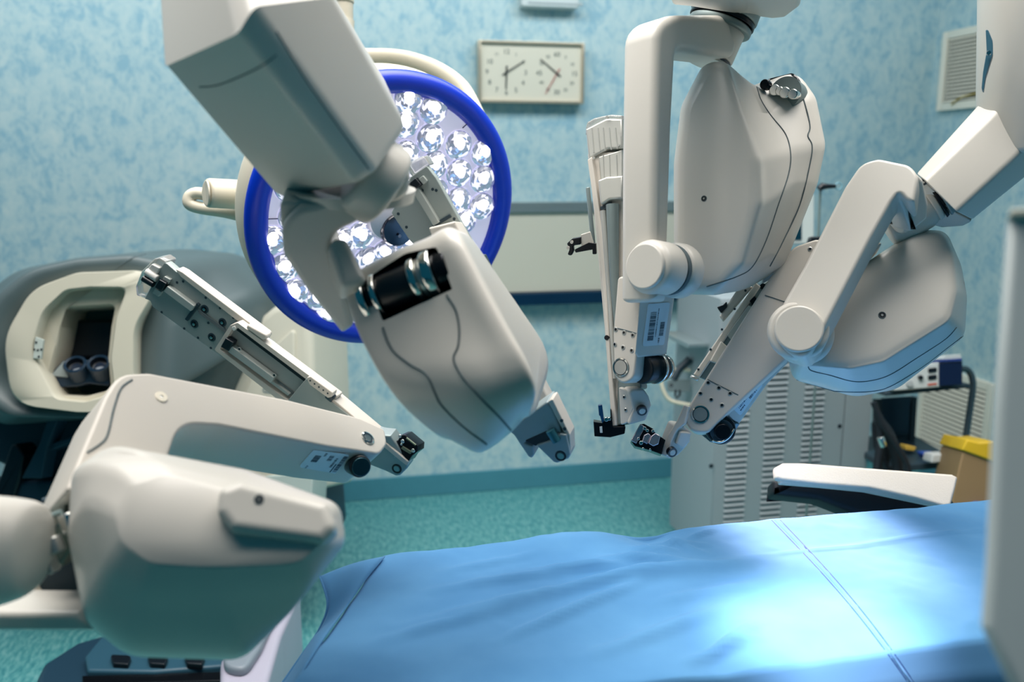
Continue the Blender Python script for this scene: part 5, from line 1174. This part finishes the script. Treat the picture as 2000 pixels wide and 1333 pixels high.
slab('side_grip', [(1876, 540, 3), (1884, 552, 4), (1886, 600, 4), (1881, 610, 3)], HCm.off(-0.018), 0.02, 0.002, PLM, aC)
# lower link
LCp = pl(1440, 690, 1.58, (-0.25, 0.18, -0.95))
lc = slab('forearm', [(1700, 470, 5), (1726, 474, 5), (1640, 560, 5), (1560, 680, 5), (1430, 800, 30), (1383, 846, 20), (1352, 845, 26), (1336, 822, 26), (1346, 792, 20), (1500, 548, 60), (1550, 482, 40), (1592, 468, 14), (1640, 468, 5)], LCp, 0.06, 0.004, PLM, aC, seg=3)
seam('panel_joint', lc, [(1494, 577), (1515, 584), (1536, 591)], 0.0010, aC)
seam('panel_joint', lc, [(1382, 742), (1412, 757), (1442, 772)], 0.0010, aC)
seam('panel_joint', lc, [(1730, 474), (1722, 490)], 0.0010, aC)
for a, b in ((1383, 748), (1404, 758), (1426, 769), (1368, 769), (1389, 781), (1410, 792), (1582, 487)): screw(lc, a, b, aC, r=0.0042)
lathe('pivot_button', LCp.hit(1368, 810), LCp.n, [(0.0160, -0.001), (0.0160, 0.0015), (0.014, 0.002), (0.013, 0.0008), (0.0125, 0.0022), (0, 0.0022)], [DRK, CHR, SIL], aC, mi=[0, 1, 0, 0, 2, 2], seg=32)
LCs = pl(1470, 760, 1.60, (0.35, -0.35, -0.87))
slab('forearm_side', [(1415, 806, 2), (1435, 775), (1540, 660), (1560, 690), (1500, 750), (1445, 828, 2), (1440, 828, 2)], LCs, 0.05, 0.003, PLM, aC, seg=3)
label(aC, LCs, [(1428, 795), (1475, 736), (1490, 753), (1446, 813)], hbars(0.15, 0.12, 0.92, 0.30, 22)+hbars(0.5, 0.62, 0.8, 0.80, 9)+hbars(0.12, 0.45, 0.45, 0.56, 8)+hbars(0.1, 0.66, 0.3, 0.76, 5))
cyl('pulley', at(1402, 836, 1.64), at(1408, 840, 1.58), 0.027, BLK, aC, b=0.004); cyl('pulley_rim', at(1409, 842, 1.578), at(1410, 843, 1.574), 0.021, DRK, aC, b=0.001)
cyl('pulley_hub', at(1410, 843, 1.574), at(1412, 845, 1.566), 0.015, BLM, aC, b=0.002)
tube('pulley_crescent', smooth_path([at(1392, 862, 1.57), at(1408, 864, 1.57), at(1424, 854, 1.57), at(1434, 838, 1.57)], 6), 0.0022, CHR, aC, n=8)
slab('side_fin', [(1438, 826, 2), (1446, 828, 2), (1432, 850, 10), (1405, 868, 16), (1382, 864, 10), (1400, 856, 12), (1424, 842, 8)], LCs.off(-0.004), 0.05, 0.002, mat('fin_teal', rgb(110, 132, 140)), aC)
# rail behind
RC = pl(1430, 640, 1.68, (-0.25, 0.05, -0.96))
slab('rail_strip', [(1354, 732, 2), (1366, 738, 2), (1486, 560), (1476, 552)], RC, 0.02, 0.003, PLM, aC)
slab('rail_channel', [(1366, 738), (1384, 746), (1500, 580), (1486, 560)], RC.off(0.01), 0.03, 0.003, GRYM, aC)
slab('rail_slider', [(1386, 706, 3), (1404, 712, 3), (1424, 680, 3), (1408, 666, 3)], RC.off(-0.006), 0.02, 0.003, PLM, aC)
slab('rail_insert', [(1420, 655, 1), (1428, 664, 1), (1470, 600, 1), (1462, 596, 1)], RC.off(-0.002), 0.01, 0.001, BARM, aC)
slab('rail_clip', [(1464, 588, 2), (1474, 578, 2), (1480, 588, 2), (1470, 598, 2)], RC.off(-0.006), 0.012, 0.001, BLM, aC)
slab('upper_sleeve', [(1405, 618, 3), (1412, 628, 3), (1470, 560), (1446, 556)], RC.off(0.004), 0.03, 0.004, PLM, aC)
slab('sleeve_latch', [(1400, 600, 2), (1412, 596, 2), (1420, 588, 2), (1420, 600), (1408, 612, 2)], RC.off(0.0), 0.012, 0.002, BLK, aC)
slab('rail_head', [(1462, 572), (1500, 548), (1512, 566), (1488, 590)], RC.off(0.004), 0.03, 0.003, GRYM, aC)
cyl('rail_foot', RC.off(0.004).hit(1358, 736), RC.off(0.004).hit(1355, 742), 0.009, SIL, aC)
for a, b in ((1364, 722), (1388, 683), (1410, 644), (1435, 604), (1456, 568)): lathe('screw', RC.hit(a, b), RC.n, [(0.0024, -0.001), (0.0024, 0.0008), (0, 0.0008)], DRK, aC, seg=10)
for a, b in ((1490, 560), (1498, 564)): lathe('bearing', RC.off(0.004).hit(a, b), RC.n, [(0.006, -0.001), (0.0058, 0.002), (0.003, 0.002), (0, 0.003)], BLM, aC, seg=16)
# tip
TC = pl(1320, 860, 1.56, (-0.30, 0.1, -0.95))
slab('edge_strip', [(1336, 790, 4), (1346, 795), (1338, 828, 4), (1322, 842, 16), (1312, 862, 10), (1302, 893, 2), (1291, 889, 3), (1304, 850, 16), (1322, 822, 16)], TC.off(-0.004), 0.03, 0.003, PLM, aC)
slab('tip_block', [(1320, 830, 8), (1335, 832, 6), (1352, 845, 3), (1342, 872, 3), (1325, 890, 4), (1308, 897, 5), (1298, 892, 3), (1308, 860, 8)], pl(1325, 865, 1.57, (0.3, -0.2, -0.93)), 0.03, 0.003, PLM, aC)
slab('wrist_cover', [(1329, 844, 4), (1350, 846, 4), (1348, 864, 3), (1334, 878, 3), (1321, 868, 3)], pl(1325, 865, 1.562, (0.3, -0.2, -0.93)), 0.02, 0.003, PL, aC)
TC2 = pl(1313, 884, 1.552, (0.3, -0.35, -0.9))
lathe('tip_socket', TC2.hit(1313, 884), TC2.n, [(0.0092, -0.006), (0.0090, 0.002), (0.0066, 0.002), (0.0062, 0.0005), (0.0056, 0.0022), (0, 0.0022)], [BLK, PLM], aC, mi=[0, 0, 0, 1, 1, 1], seg=28)
KC = pl(1265, 855, 1.54, (-0.1, 0.25, -0.96))
PURP = mat('polished_clamp_metal', rgb(210, 200, 210), 0.2, 0.9)
slab('cannula_clamp', [(1232, 861, 2), (1250, 829, 3), (1258, 828, 2), (1276, 838, 2), (1280, 846), (1300, 860, 1), (1292, 888, 1), (1270, 880, 2), (1240, 872, 3)], KC.off(0.004), 0.03, 0.001, BLM, aC)
slab('clamp_plate', [(1232, 861, 2), (1251, 829, 3), (1260, 834, 2), (1243, 867, 2)], KC, 0.012, 0.001, PURP, aC)
slab('clamp_pad', [(1272, 852, 3), (1280, 846, 4), (1290, 852, 4), (1286, 868, 4), (1276, 872, 4), (1266, 866, 2)], KC.off(-0.006), 0.008, 0.0015, PURP, aC)
slab('clamp_pad', [(1258, 850, 2), (1266, 846, 2), (1272, 852, 2), (1264, 868, 2), (1254, 862, 2)], KC.off(-0.003), 0.008, 0.0015, PURP, aC)
chrome_bits(aC, KC, [(1259, 838, 0.003, 0.005), (1275, 843, 0.0028, 0.004), (1252, 866, 0.0035, 0.004), (1256, 877, 0.002, 0.002), (1270, 879, 0.002, 0.002), (1247, 858, 0.0025, 0.004), (1264, 842, 0.0028, 0.004)])
